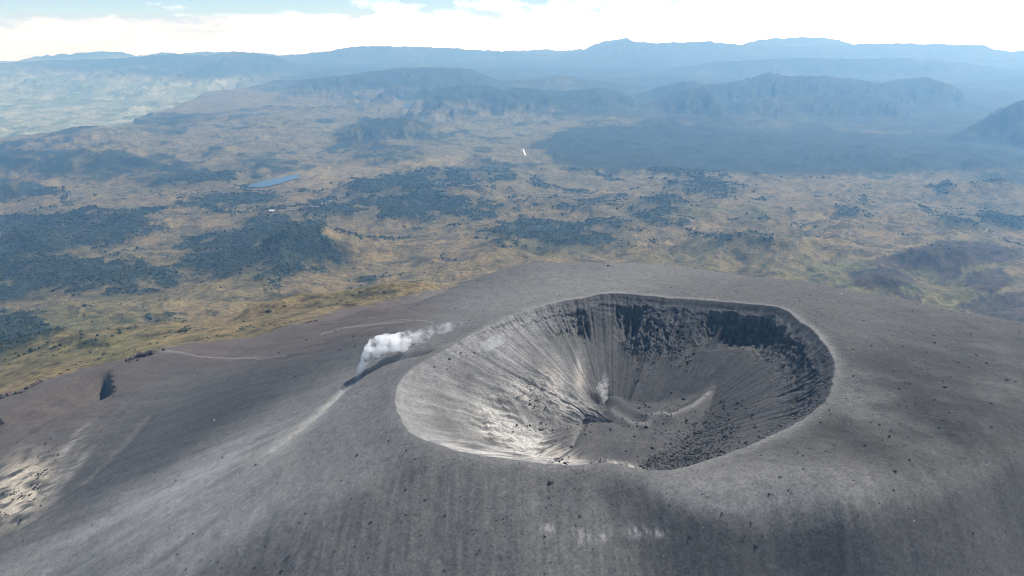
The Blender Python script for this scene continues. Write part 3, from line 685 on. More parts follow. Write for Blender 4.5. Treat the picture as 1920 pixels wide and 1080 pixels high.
def grid_mesh(name, X, Y, Z, col, mat, wrap=False, drop=None):
    nr, nc = X.shape
    me = bpy.data.meshes.new(name)
    co = np.stack([X, Y, Z], -1).reshape(-1, 3).astype(np.float32)
    ii = np.arange(nr - 1)[:, None]; jj = np.arange(nc if wrap else nc - 1)[None, :]
    j2 = (jj + 1) % nc
    q = np.stack([ii * nc + jj, ii * nc + j2, (ii + 1) * nc + j2, (ii + 1) * nc + jj], -1).reshape(-1, 4)
    colf = col.reshape(-1, 4)
    if drop is not None:
        dm = drop.reshape(-1)
        q = q[~dm[q].all(1)]
        used = np.unique(q); remap = np.full(len(co), -1); remap[used] = np.arange(len(used))
        co = co[used]; colf = colf[used]; q = remap[q]
    me.vertices.add(len(co)); me.vertices.foreach_set('co', co.ravel())
    me.loops.add(q.size); me.loops.foreach_set('vertex_index', q.ravel().astype(np.int32))
    me.polygons.add(len(q)); me.polygons.foreach_set('loop_start', (np.arange(len(q)) * 4).astype(np.int32))
    try: me.polygons.foreach_set('loop_total', np.full(len(q), 4, np.int32))
    except Exception: pass
    me.polygons.foreach_set('use_smooth', np.ones(len(q), bool))
    at = me.attributes.new('Col', 'FLOAT_COLOR', 'POINT'); at.data.foreach_set('color', np.ascontiguousarray(colf).ravel())
    me.update(calc_edges=True)
    me.materials.append(mat)
    ob = bpy.data.objects.new(name, me); C.objects.link(ob)
    return ob

# the cone: rings around the crater, dense at the crater, spreading outwards
NTH = 1400
th = np.linspace(-np.pi, np.pi, NTH, endpoint=False)
R1 = rim_radius(th)
fr = np.concatenate([np.linspace(0.0005, 0.5, 80), np.linspace(0.5, 1.0, 190)[1:]])
inner = fr[:, None] * R1[None, :]
g = 0.8 * (np.exp(np.linspace(0, math.log(1 + 2500 * 0.0125 / 0.8), 300)[1:]) - 1) / 0.0125
CONE_R = g[-1]
outer_r = R1[None, :] + g[:, None]
rr = np.concatenate([inner, outer_r], 0)
X = CX + rr * np.cos(th); Y = CY + rr * np.sin(th)
TH = np.broadcast_to(th, rr.shape); RR = np.broadcast_to(R1, rr.shape)
Z = np.empty_like(X)
ni = len(inner)
Z[:ni] = crater(X[:ni], Y[:ni], TH[:ni], rr[:ni], RR[:ni])
floor_m = np.zeros_like(X); floor_m[:ni] = FLOOR_MASK[0]
Z[ni:] = outer(X[ni:], Y[ni:], TH[ni:].copy(), rr[ni:], RR[ni:])
dr = np.gradient(rr, axis=0)
slope = np.abs(np.gradient(Z, axis=0) / np.maximum(dr, .05))
fo_ = np.zeros_like(X); fo_[ni:] = OUTER_FO
so_ = np.zeros_like(X); so_[ni:] = OUTER_SOFT
col = colour(X, Y, Z, slope, floor_m, fo_, so_)
Z[-6:] -= np.linspace(0.5, 4, 6)[:, None]
cone = grid_mesh("volcano_terrain", X, Y, Z, col, GROUND, wrap=True)
cone['kind'] = 'structure'
CONE_X, CONE_Y, CONE_Z, CONE_RR = X, Y, Z, rr

# the country: a fan of ground from the foot of the cone to beyond the last range
ang = np.linspace(RAD(-47), RAD(47), 900)
dist = np.concatenate([np.geomspace(1250, 44500, 610)])
DD, AA = np.meshgrid(dist, ang, indexing='ij')
X = DD * np.sin(AA); Y = DD * np.cos(AA)
rc = np.hypot(X - CX, Y - CY); thc = np.arctan2(Y - CY, X - CX); Rc = rim_radius(thc)
ec = rc - Rc
Z = outer(X, Y, thc, np.maximum(rc, Rc), Rc)
col = colour(X, Y, Z, fo=OUTER_FO, soft=OUTER_SOFT)
Z = Z - 10 * sstep(CONE_R - 30, CONE_R - 130, ec)
land = grid_mesh("plateau_terrain", X, Y, Z, col, GROUND, drop=ec < CONE_R - 260)
land['kind'] = 'structure'
LOWEST = float(Z.min()); HIGHEST = float(max(Z.max(), CAMZ))

# ------------------------------------------------------------------ lakes, roads, paths, buildings
def simple_mat(name, color, rough=0.95, spec=0.15, var=None, scale=1.0, tint=None):
    m, t, p, o = new_mat(name)
    p.inputs['Roughness'].default_value = rough
    p.inputs['Specular IOR Level'].default_value = spec
    if var:
        geo = t.nodes.new('ShaderNodeNewGeometry')
        f = noise_node(t, geo.outputs['Position'], scale, 5, 0.65)
        r = ramp(t, f, [(0.3, 1 - var), (0.7, 1 + var)])
        c = mixc(t, 1.0, (*color, 1), r, 'MULTIPLY'); t.links.new(c, p.inputs['Base Color'])
    else:
        p.inputs['Base Color'].default_value = (*color, 1)
    if tint:
        r2 = noise_node(t, geo.outputs['Position'], .006, 5, .6)
        c2 = mixc(t, ramp(t, r2, [(.40, 0.0), (.58, 1.0)]), c, mixc(t, 1.0, (*tint, 1), r, 'MULTIPLY')); t.links.new(c2, p.inputs['Base Color'])
    return m
def link_mesh(name, verts, faces, mat, parent=None, smooth=False):
    me = bpy.data.meshes.new(name); me.from_pydata([tuple(map(float, v)) for v in verts], [], faces); me.update()
    if smooth: me.polygons.foreach_set('use_smooth', np.ones(len(me.polygons), bool))
    me.materials.append(mat)
    ob = bpy.data.objects.new(name, me); C.objects.link(ob)
    if parent is not None: ob.parent = parent
    return ob
def tag(o, label, cat, group=None):
    o['label'] = label; o['category'] = cat
    if group: o['group'] = group
    return o

WATER = simple_mat("lake_water", (.045, .07, .10), 0.2, 0.4)
for (lx, ly, lz, _a, _b, poly) in LAKES:
    n = len(poly); pts = []
    for i in range(n):                                   # smooth the shore a little
        (ax, ay), (bx, by) = poly[i], poly[(i + 1) % n]
        for k in range(5):
            f_ = k / 5
            pts.append((lerp(ax, bx, f_) + rng.normal(0, 9), lerp(ay, by, f_) + rng.normal(0, 14)))
    lk = link_mesh("lake", [(a, b, lz) for a, b in pts], [list(range(len(pts)))], WATER); lk['kind'] = 'structure'

def ribbon(name, pts, width, mat, lift, step=8.0):
    x, y, z = hit([p[0] for p in pts], [p[1] for p in pts], 2600 if width < 5 else 14000)
    seg = np.hypot(np.diff(x), np.diff(y)); s_ = np.concatenate([[0], np.cumsum(seg)])
    n = max(int(s_[-1] / step), 3); q = np.linspace(0, s_[-1], n)
    px_, py_ = np.interp(q, s_, x), np.interp(q, s_, y)
    k = np.ones(5) / 5
    if n > 8:
        px_[2:-2] = np.convolve(px_, k, 'valid'); py_[2:-2] = np.convolve(py_, k, 'valid')
    tx, ty = np.gradient(px_), np.gradient(py_); l = np.hypot(tx, ty) + 1e-9; nx_, ny_ = -ty / l, tx / l
    wv_ = width * (1 + 0.25 * fbm(q, q * 0, width * 6, 2, 5))
    v = []
    for sgn in (-.5, .5):
        ax, ay = px_ + nx_ * wv_ * sgn, py_ + ny_ * wv_ * sgn
        v.append(np.stack([ax, ay, height(ax, ay) + lift], -1))
    verts = np.concatenate(v); faces = [(i, i + 1, n + i + 1, n + i) for i in range(n - 1)]
    return link_mesh(name, verts, faces, mat, smooth=True)
SANDY = simple_mat("trodden_ash", (.21, .185, .16), var=.25, scale=.3)
ROADM = simple_mat("pale_road", (.20, .185, .16), var=.2, scale=.05)
STRIPM = simple_mat("white_strip", (.78, .78, .76), var=.08, scale=.02)
for nm, pts, w_, m_, lf in [("footpath", [(302,657),(318,657),(338,660),(352,664),(368,668),(388,670),(405,671),(425,671),(440,673),(470,671),(500,672),(535,668)], 1.7, SANDY, .25),
                            ("footpath", [(560,642),(600,628),(640,616),(675,609),(715,603),(755,600),(785,600),(800,602),(812,607)], 1.5, SANDY, .25),
                            ("road", [(508,396),(530,395),(560,392),(590,388),(604,384),(622,376)], 9, ROADM, 3.0)]:
    r_ = ribbon(nm, pts, w_, m_, lf); r_['kind'] = 'structure'
tag(ribbon("airstrip", [(981,280),(983,286),(985,292)], 17, STRIPM, 5.0, 20), "narrow bright white strip lying on the green plain beside the big dark forest", "airstrip")
tag(ribbon("greenhouse_strip", [(611,383),(617,379),(624,375)], 9, ROADM, 5.0, 20), "short pale strip at the end of the road on the plain", "greenhouse")

def far_building(u, v, wx, wy, hh, label):
    x, y, z = [float(q[0]) for q in hit([u], [v], 14000)]
    e = bpy.data.objects.new("building", None); C.objects.link(e); e.location = (x, y, z - 2); tag(e, label, "building")
    b = [(-wx, -wy, 0), (wx, -wy, 0), (wx, wy, 0), (-wx, wy, 0), (-wx, -wy, hh), (wx, -wy, hh), (wx, wy, hh), (-wx, wy, hh)]
    link_mesh("wall", b, [(0, 1, 5, 4), (1, 2, 6, 5), (2, 3, 7, 6), (3, 0, 4, 7)], simple_mat("building_wall", (.7, .69, .66)), e)
    rz_ = hh + wy * .45; o_ = 1.15
    r = [(-wx * o_, -wy * o_, hh - .3), (wx * o_, -wy * o_, hh - .3), (wx * o_, wy * o_, hh - .3), (-wx * o_, wy * o_, hh - .3), (-wx * o_, 0, rz_), (wx * o_, 0, rz_)]
    link_mesh("roof", r, [(0, 1, 5, 4), (2, 3, 4, 5), (0, 4, 3), (1, 2, 5), (0, 3, 2, 1)], simple_mat("building_roof", (.72, .72, .72)), e)
    w = []
    f = []
    for k in range(4):
        x0 = -wx * .75 + k * wx * .42; w += [(x0, -wy - .05, hh * .3), (x0 + wx * .22, -wy - .05, hh * .3), (x0 + wx * .22, -wy - .05, hh * .75), (x0, -wy - .05, hh * .75)]
    gm = simple_mat("building_window", (.03, .035, .04), .2, .5)
    for k in range(4): link_mesh("window", w[4 * k:4 * k + 4], [(0, 1, 2, 3)], gm, e)
far_building(510, 396, 16, 11, 9, "small white building where the pale road ends on the plain")

# ------------------------------------------------------------------ rocks
ROCKM = simple_mat("dark_lava_rock", (.045, .043, .041), .9, .2, var=.45, scale=1.2)
ROCKP = simple_mat("pale_rock", (.30, .29, .27), .9, .2, var=.3, scale=1.2)
ROCKR = simple_mat("reddish_lava_rock", (.075, .056, .048), .9, .2, var=.45, scale=.4)
def rock_mesh(name, seed, mat, flat=0.75, n=16, cuts=True):
    r = np.random.default_rng(seed)
    bm = bmesh.new()
    for _ in range(n):
        d = r.normal(size=3); d /= np.linalg.norm(d)
        k = r.uniform(.75, 1.0)
        bm.verts.new((d[0] * k, d[1] * k * r.uniform(.7, 1), d[2] * k * flat))
    bmesh.ops.convex_hull(bm, input=bm.verts, use_existing_faces=False)
    bmesh.ops.delete(bm, geom=[v for v in bm.verts if not v.link_faces], context='VERTS')
    me = bpy.data.meshes.new(name); bm.to_mesh(me); bm.free(); me.materials.append(mat)
    return me
ROCKS = [rock_mesh("boulder", 100 + i, ROCKM, .6 + .05 * (i % 5)) for i in range(10)]
ROCKS_P = [rock_mesh("boulder", 140 + i, ROCKP) for i in range(3)]
ROCKS_R = [rock_mesh("rock", 160 + i, ROCKR, .8) for i in range(6)]
def put(me, name, x, y, z, sx, sy, sz, parent=None):
    o = bpy.data.objects.new(name, me); C.objects.link(o)
    o.location = (x, y, z); o.scale = (sx, sy, sz); o.rotation_euler = (rng.uniform(-.3, .3), rng.uniform(-.3, .3), rng.uniform(0, 6.28))
    if parent is not None: o.parent = parent
    return o
PLAT = "dark boulder among small stones on the broad ash plateau beside the crater's ribbed wall"
NEARS = "dark boulder on the shaded ash slope that falls away from the near crater rim"
FLANK = "dark boulder on the grey ash flank between the near rim and the pale sand band"
G_PLAT, G_NEAR, G_FLANK = "boulders on the ash plateau", "boulders on the shaded near slope", "boulders on the ash flank"
BOULDERS = [  # photo point, width in photo pixels, label, group
 (1600,654,6,"dark boulder on the plateau just outside the upper end of the crater's ribbed wall",G_PLAT),(1600,704,6,"dark boulder halfway along the pale sand rim of the crater's ribbed wall",G_PLAT),
 (1706,718,8,"wide black boulder on smooth ash between the ribbed wall and a long tilted block",G_PLAT),(1772,725,8,"long dark block tilted on the plateau with a pale patch at its end",G_PLAT),
 (1887,711,7,"dark boulder on the brown stony ground at the frame's edge of the plateau",G_PLAT),(1858,755,7,"dark rock with pale speckled top on the brown stony part of the plateau",G_PLAT),
 (1649,795,7,"low dark rock cluster head above two round boulders on the plateau",G_PLAT),(1670,806,6,"smaller upper boulder of a close pair on the plateau",G_PLAT),(1667,817,8,"round black boulder, larger lower one of a close pair on the plateau",G_PLAT),
 (1679,882,9,"large round black boulder where the plateau starts to tip towards the shaded slope",G_PLAT),(1443,925,7,"black boulder alone on the smooth light ash below the crater's gap",G_NEAR),
 (1354,961,7,"round boulder at the brink between light ash and the shaded near slope",G_NEAR),(1033,902,12,"largest dark boulder standing close under the near rim with rubble trailing below it",G_NEAR),
 (1030,931,6,"small dark rock directly downhill of the largest boulder under the near rim",G_NEAR),(1293,1004,9,"tall dark boulder on the shaded slope beside the row of white patches",G_NEAR),
 (1418,1019,10,"broad dark boulder low on the shaded slope, farthest from the white patches",G_NEAR),(1087,966,6,"dark boulder just above the row of white patches on the shaded slope",G_NEAR),
 (835,965,6,"dark boulder where the shaded slope meets the paler ash flank",G_FLANK),(669,852,8,"dark boulder on the ash flank close to the pale foot of the crater's rim",G_FLANK),
 (696,977,7,"dark boulder on the brow of the shaded slope below the ash flank",G_FLANK),(540,1042,8,"dark boulder in the pale sand band, middle one of three in a slanting row",G_FLANK),
 (529,1067,9,"dark slanted boulder in the pale sand band, lowest of three in a row",G_FLANK),(478,1062,8,"dark slanted boulder in the pale sand band, outermost of three in a row",G_FLANK),
 (1141,497,8,"black rock standing on the far skyline of the ash cone",None),(1577,551,6,"single white boulder on the far ash shoulder near the skyline",None),(402,787,5,"single white boulder on the dark ash band of the outer flank",None),
 (524,660,5,"small dark rock on the ash below the reddish shoulder",None),(575,636,6,"dark rock on the reddish shoulder near the curved footpath",None),
]
for u, v, w in [(1752,642,5),(1555,768,5),(1587,746,5),(1654,824,5),(1564,833,5),(1550,845,5),(1496,849,4),(1506,878,5),(1705,861,6),(1765,833,4),(1753,748,5),(1675,696,5),(1700,761,4),(1637,776,4),(1778,739,4),(1676,918,5),(1620,600,4),(1480,560,4),(1540,590,4),(1690,640,4),(1820,640,4),(1850,680,5),(1800,790,4),(1380,545,4),(1715,830,4),(1600,900,4),(1860,800,5),(1760,690,4)]:
    BOULDERS.append((u, v, w, PLAT, G_PLAT))
for u, v, w in [(1327,931,5),(1317,926,4),(1256,946,5),(1408,980,5),(1526,993,5),(1540,994,4),(1508,1006,4),(1081,887,4),(1163,900,4),(1370,1008,4),(1221,1020,4),(951,968,4),(1014,962,4),(1649,943,4),(1737,959,4),(1112,1028,4),(1033,1053,5),(1021,1075,4),(900,1030,4),(980,1000,3),(1180,1045,4),(1300,1050,4),(1600,1000,4),(1029,918,4),(1034,945,4),(1290,1015,5),(1416,1030,5)]:
    BOULDERS.append((u, v, w, NEARS, G_NEAR))
for u, v, w in [(684,942,5),(582,830,4),(778,860,5),(627,1033,4),(711,993,4),(573,962,5),(562,978,5),(691,1044,5),(44,1013,4),(700,870,4),(760,900,4),(640,900,4),(480,870,4),(330,900,4),(420,950,4),(520,905,4)]:
    BOULDERS.append((u, v, w, FLANK, G_FLANK))
bx_, by_, bz_ = hit([b[0] for b in BOULDERS], [b[1] + b[2] * .3 for b in BOULDERS])
for i, (u, v, w, lab, grp) in enumerate(BOULDERS):
    dist_ = math.sqrt(bx_[i] ** 2 + by_[i] ** 2 + (bz_[i] - CAMZ) ** 2)
    r = 0.5 * w * dist_ / F
    white = "white" in lab and "single" in lab
    me = ROCKS_P[i % 3] if white else ROCKS[i % len(ROCKS)]
    o = put(me, "boulder", bx_[i], by_[i], bz_[i] + r * .25, r * rng.uniform(.9, 1.2), r * rng.uniform(.8, 1.05), r * rng.uniform(.85, 1.15))
    tag(o, lab, "boulder", grp)

# crags standing on the outer ridge
def crag(name, label, pieces, group=None):
    us = [p[0] for p in pieces]; vs_ = [p[1] for p in pieces]
    x, y, z = hit(us, vs_)
    e = bpy.data.objects.new(name, None); C.objects.link(e)
    cx_, cy_, cz_ = float(x.mean()), float(y.mean()), float(z.min())
    e.location = (cx_, cy_, cz_); tag(e, label, "crag", group)
    for i, (u, v, w, hgt) in enumerate(pieces):
        m_ = math.hypot(x[i], y[i]) * 1.03 / F
        o = put(ROCKS_R[i % len(ROCKS_R)], "rock", x[i] - cx_, y[i] - cy_, z[i] - cz_ + hgt * m_ * .12, w * m_ * .5, w * m_ * .5, hgt * m_ * .62, e)
        o.rotation_euler = (rng.uniform(-.15, .15), rng.uniform(-.15, .15), rng.uniform(0, 6.28))
crag("crag", "jagged dark crag of broken blocks on the crest where the footpath begins", [(240,676,12,10),(248,674,13,12),(254,671,12,11),(263,668,18,17),(271,667,17,19),(279,666,19,20),(286,664,16,18),(291,661,12,11),(245,679,9,8),(307,657,8,9),(258,675,9,8)])
crag("crag", "tall black shadowed scarp of rock standing on the reddish ash ridge", [(209,694,11,3),(212,703,13,4),(214,712,14,4),(216,722,15,4),(218,732,15,4),(216,741,13,3)])
crag("crag", "low dark rock bank at the edge where ash meets yellow grass", [(78,716,12,9),(70,720,12,9),(62,724,13,10),(52,729,13,10),(42,735,13,9),(30,738,13,10),(18,740,14,11),(6,745,14,12),(-6,748,14,12)])
crag("crag", "small dark outcrop in the reddish ash far down the ridge at the frame's edge", [(0,788,14,12),(6,792,11,10),(-8,794,14,12)])
crag("crag", "dark overhanging bank where reddish ash meets the grass hummock", [(582,604,12,6),(592,603,11,6),(576,606,9,5)])

# stones too small to pick apart
def scatter(name, x, y, z, r, mats, seed, jitter=0.3):
    g = np.random.default_rng(seed)
    base = []
    for k in range(6):
        me = rock_mesh("tmp", 300 + k + seed, mats, .7, 9)
        co = np.array([v.co[:] for v in me.vertices]); fc = [tuple(p.vertices) for p in me.polygons]
        base.append((co, np.array(fc))); bpy.data.meshes.remove(me)
    V = []; Fs = []; off = 0
    for i in range(len(x)):
        co, fc = base[i % 6]
        a = g.uniform(0, 6.28); c_, s_ = math.cos(a), math.sin(a)
        p = co * r[i] * g.uniform(.8, 1.2, 3)
        p = np.stack([p[:, 0] * c_ - p[:, 1] * s_, p[:, 0] * s_ + p[:, 1] * c_, p[:, 2]], -1) + (x[i], y[i], z[i] + r[i] * .25)
        V.append(p); Fs.append(fc + off); off += len(co)
    V = np.concatenate(V).astype(np.float32); Fs = np.concatenate(Fs).astype(np.int32)
    me = bpy.data.meshes.new(name)
    me.vertices.add(len(V)); me.vertices.foreach_set('co', V.ravel())
    me.loops.add(Fs.size); me.loops.foreach_set('vertex_index', Fs.ravel())
    me.polygons.add(len(Fs)); me.polygons.foreach_set('loop_start', (np.arange(len(Fs)) * 3).astype(np.int32))
    me.update(calc_edges=True); me.materials.append(mats)
    o = bpy.data.objects.new(name, me); C.objects.link(o); o['kind'] = 'stuff'
    return o
cu_, cv_ = project(CONE_X, CONE_Y, CONE_Z)
cell = np.abs(np.gradient(CONE_RR, axis=0)) * CONE_RR * (2 * np.pi / NTH)
def pick(weight, n, seed):
    w_ = (weight * cell).ravel(); w_ = w_ / w_.sum()
    idx = np.random.default_rng(seed).choice(w_.size, n, p=w_)
    g = np.random.default_rng(seed + 1)
    return CONE_X.ravel()[idx] + g.uniform(-.4, .4, n), CONE_Y.ravel()[idx] + g.uniform(-.4, .4, n), CONE_Z.ravel()[idx]
view = (cu_ > -60) & (cu_ < 1980) & (cv_ > 480) & (cv_ < 1120) & (CONE_Y > 350)
out_ = np.arange(len(CONE_X))[:, None] >= ni
ashz = view & out_ & (cv_ > ash_edge(cu_) + 6) & (CONE_Y < 1500)
clump = sstep(-.5, .6, fbm(CONE_X, CONE_Y, 60, 3, 601))
wt = ashz * (0.15 + clump) * (0.5 + 1.6 * blob(cu_, cv_, 1800, 740, 330, 190) + .7 * blob(cu_, cv_, 1100, 960, 500, 120) + .5 * blob(cu_, cv_, 300, 880, 260, 40, -20))
x_, y_, z_ = pick(wt, 7000, 11)
scatter("gravel", x_, y_, z_, np.clip(rng.lognormal(-.55, .45, 7000), .3, 1.9), ROCKM, 1)
x_, y_, z_ = pick(wt, 900, 21)
scatter("pale_gravel", x_, y_, z_, np.clip(rng.lognormal(-.9, .4, 900), .25, 1.1), ROCKP, 2)
inn = view & ~out_
coarse = inn * (blob(cu_, cv_, 1330, 815, 75, 38, -38) + blob(cu_, cv_, 1265, 865, 60, 14, -8) * 1.2 + .35 * blob(cu_, cv_, 1260, 800, 60, 40) + blob(cu_, cv_, 1095, 795, 26, 12, -55) + .3 * blob(cu_, cv_, 1120, 866, 16, 5) + blob(cu_, cv_, 1055, 858, 18, 9, -30) * .3 + blob(cu_, cv_, 1210, 802, 22, 6))
x_, y_, z_ = pick(coarse, 1700, 31)
scatter("rubble", x_, y_, z_, np.clip(rng.lognormal(.12, .45, 1700), .5, 3.4), ROCKM, 3)
fine_ = inn * (blob(cu_, cv_, 1215, 735, 75, 26, 15) + .4 * blob(cu_, cv_, 1330, 800, 90, 60, -30) + .25 * blob(cu_, cv_, 1130, 720, 60, 40))
x_, y_, z_ = pick(fine_, 3600, 41)
scatter("fine_rubble", x_, y_, z_, np.clip(rng.lognormal(-.75, .4, 3600), .3, 1.2), simple_mat("grey_rubble", (.10, .097, .092), .9, .2, var=.5, scale=.8), 4)
ledge = inn * (blob(cu_, cv_, 1262, 640, 38, 40, 30) + blob(cu_, cv_, 1215, 672, 16, 16) + .6 * blob(cu_, cv_, 1105, 595, 40, 14) + .5 * blob(cu_, cv_, 1300, 615, 90, 14, 5) + .8 * blob(cu_, cv_, 1535, 715, 12, 55, 10) + .4 * blob(cu_, cv_, 1480, 790, 60, 7, -28) + .12 * blob(cu_, cv_, 855, 678, 40, 14, -20) + .3 * blob(cu_, cv_, 1000, 745, 30, 20, 35) + .3 * blob(cu_, cv_, 1010, 800, 40, 14))
x_, y_, z_ = pick(ledge, 1500, 51)
scatter("cliff_debris", x_, y_, z_, np.clip(rng.lognormal(-.05, .5, 1500), .5, 3.2), simple_mat("cliff_rock", (.095, .088, .08), .9, .2, var=.5, scale=.7), 5)
pcl = (view & out_) * (blob(cu_, cv_, 75, 900, 12, 45, 25) + blob(cu_, cv_, 35, 930, 22, 8, 10) + blob(cu_, cv_, 10, 968, 14, 8, 20)) * sstep(.0, .3, fbm(CONE_X, CONE_Y, 14, 3, 611))
x_, y_, z_ = pick(pcl, 260, 61)
scatter("scree", x_, y_, z_, np.clip(rng.lognormal(.3, .5, 260), .7, 3.6), ROCKM, 6)

# ------------------------------------------------------------------ vegetation: crowns and scrub, set out with geometry nodes
def instanced(name, pts, scl, mat, subdiv):
    me = bpy.data.meshes.new(name); n = len(pts)
    me.vertices.add(n); me.vertices.foreach_set('co', np.asarray(pts, np.float32).ravel())
    a = me.attributes.new('size', 'FLOAT_VECTOR', 'POINT'); a.data.foreach_set('vector', np.asarray(scl, np.float32).ravel())
    b = me.attributes.new('turn', 'FLOAT_VECTOR', 'POINT'); b.data.foreach_set('vector', np.stack([rng.uniform(-.4, .4, n), rng.uniform(-.4, .4, n), rng.uniform(0, 6.28, n)], -1).astype(np.float32).ravel())
    o = bpy.data.objects.new(name, me); C.objects.link(o); o['kind'] = 'stuff'
    ng = bpy.data.node_groups.new(name, 'GeometryNodeTree')
    ng.interface.new_socket('Geometry', in_out='INPUT', socket_type='NodeSocketGeometry')
    ng.interface.new_socket('Geometry', in_out='OUTPUT', socket_type='NodeSocketGeometry')
    gi = ng.nodes.new('NodeGroupInput'); go = ng.nodes.new('NodeGroupOutput')
    ip = ng.nodes.new('GeometryNodeInstanceOnPoints'); ico = ng.nodes.new('GeometryNodeMeshIcoSphere'); sm = ng.nodes.new('GeometryNodeSetMaterial')
    ico.inputs['Radius'].default_value = 1.0; ico.inputs['Subdivisions'].default_value = subdiv
    sm.inputs['Material'].default_value = mat
    sz = ng.nodes.new('GeometryNodeInputNamedAttribute'); sz.data_type = 'FLOAT_VECTOR'; sz.inputs['Name'].default_value = 'size'
    tu = ng.nodes.new('GeometryNodeInputNamedAttribute'); tu.data_type = 'FLOAT_VECTOR'; tu.inputs['Name'].default_value = 'turn'
    L = ng.links.new
    L(gi.outputs[0], ip.inputs['Points']); L(ico.outputs['Mesh'], sm.inputs['Geometry']); L(sm.outputs['Geometry'], ip.inputs['Instance'])
    L(sz.outputs['Attribute'], ip.inputs['Scale']); L(tu.outputs['Attribute'], ip.inputs['Rotation']); L(ip.outputs['Instances'], go.inputs[0])
    md = o.modifiers.new('crowns', 'NODES'); md.node_group = ng
    return o
nc_ = 200000
az_ = rng.uniform(RAD(-36), RAD(36), nc_); dd_ = np.sqrt(rng.uniform(1500.0 ** 2, 8500.0 ** 2, nc_))
vx_, vy_ = dd_ * np.sin(az_), dd_ * np.cos(az_)
vz0 = np.interp(dd_, [1500, 2200, 3200, 4200, 5500, 8500], [-330, -640, -800, -910, -1040, -1160])
# keep those over forest, judged at their true height
hz_ = np.interp(dd_, [0, 1], [0, 0]) + outer(vx_, vy_, np.arctan2(vy_ - CY, vx_ - CX), np.hypot(vx_ - CX, vy_ - CY), rim_radius(np.arctan2(vy_ - CY, vx_ - CX)))
uu_, vv_ = project(vx_, vy_, hz_)
seen = (vv_ < ash_edge(uu_) - 4) & (uu_ > -80) & (uu_ < 2000)
fm_ = OUTER_FO
keep = seen & (fm_ + .06 * (OUTER_SOFT > .1) > rng.uniform(.05, 1.25, nc_))
r_ = np.clip(rng.lognormal(1.62, .42, keep.sum()), 2.2, 11) * np.interp(dd_[keep], [1500, 8000], [.55, 1.25])
CROWN = simple_mat("tree_crowns", (.016, .022, .015), .95, .1, var=.7, scale=.03, tint=(.048, .052, .026))
instanced("forest", np.stack([vx_[keep], vy_[keep], hz_[keep] + 1.0], -1), np.stack([r_, r_ * rng.uniform(.8, 1.2, len(r_)), r_ * rng.uniform(.6, 1.1, len(r_))], -1), CROWN, 1)
scrubn = fbm(vx_, vy_, 150, 5, 331, 0.62)
keep = seen & (fm_ < .3) & (scrubn + .5 * fbm(vx_, vy_, 60, 3, 335) > rng.uniform(.1, .6, nc_)) & (dd_ < 6000)
r_ = rng.lognormal(.75, .45, keep.sum())
instanced("undergrowth", np.stack([vx_[keep], vy_[keep], hz_[keep] + .6], -1), np.stack([r_, r_ * rng.uniform(.8, 1.3, len(r_)), r_ * rng.uniform(.5, .8, len(r_))], -1), simple_mat("scrub_leaves", (.055, .056, .032), .95, .1, var=.6, scale=.03), 1)
print("trees", len(r_))

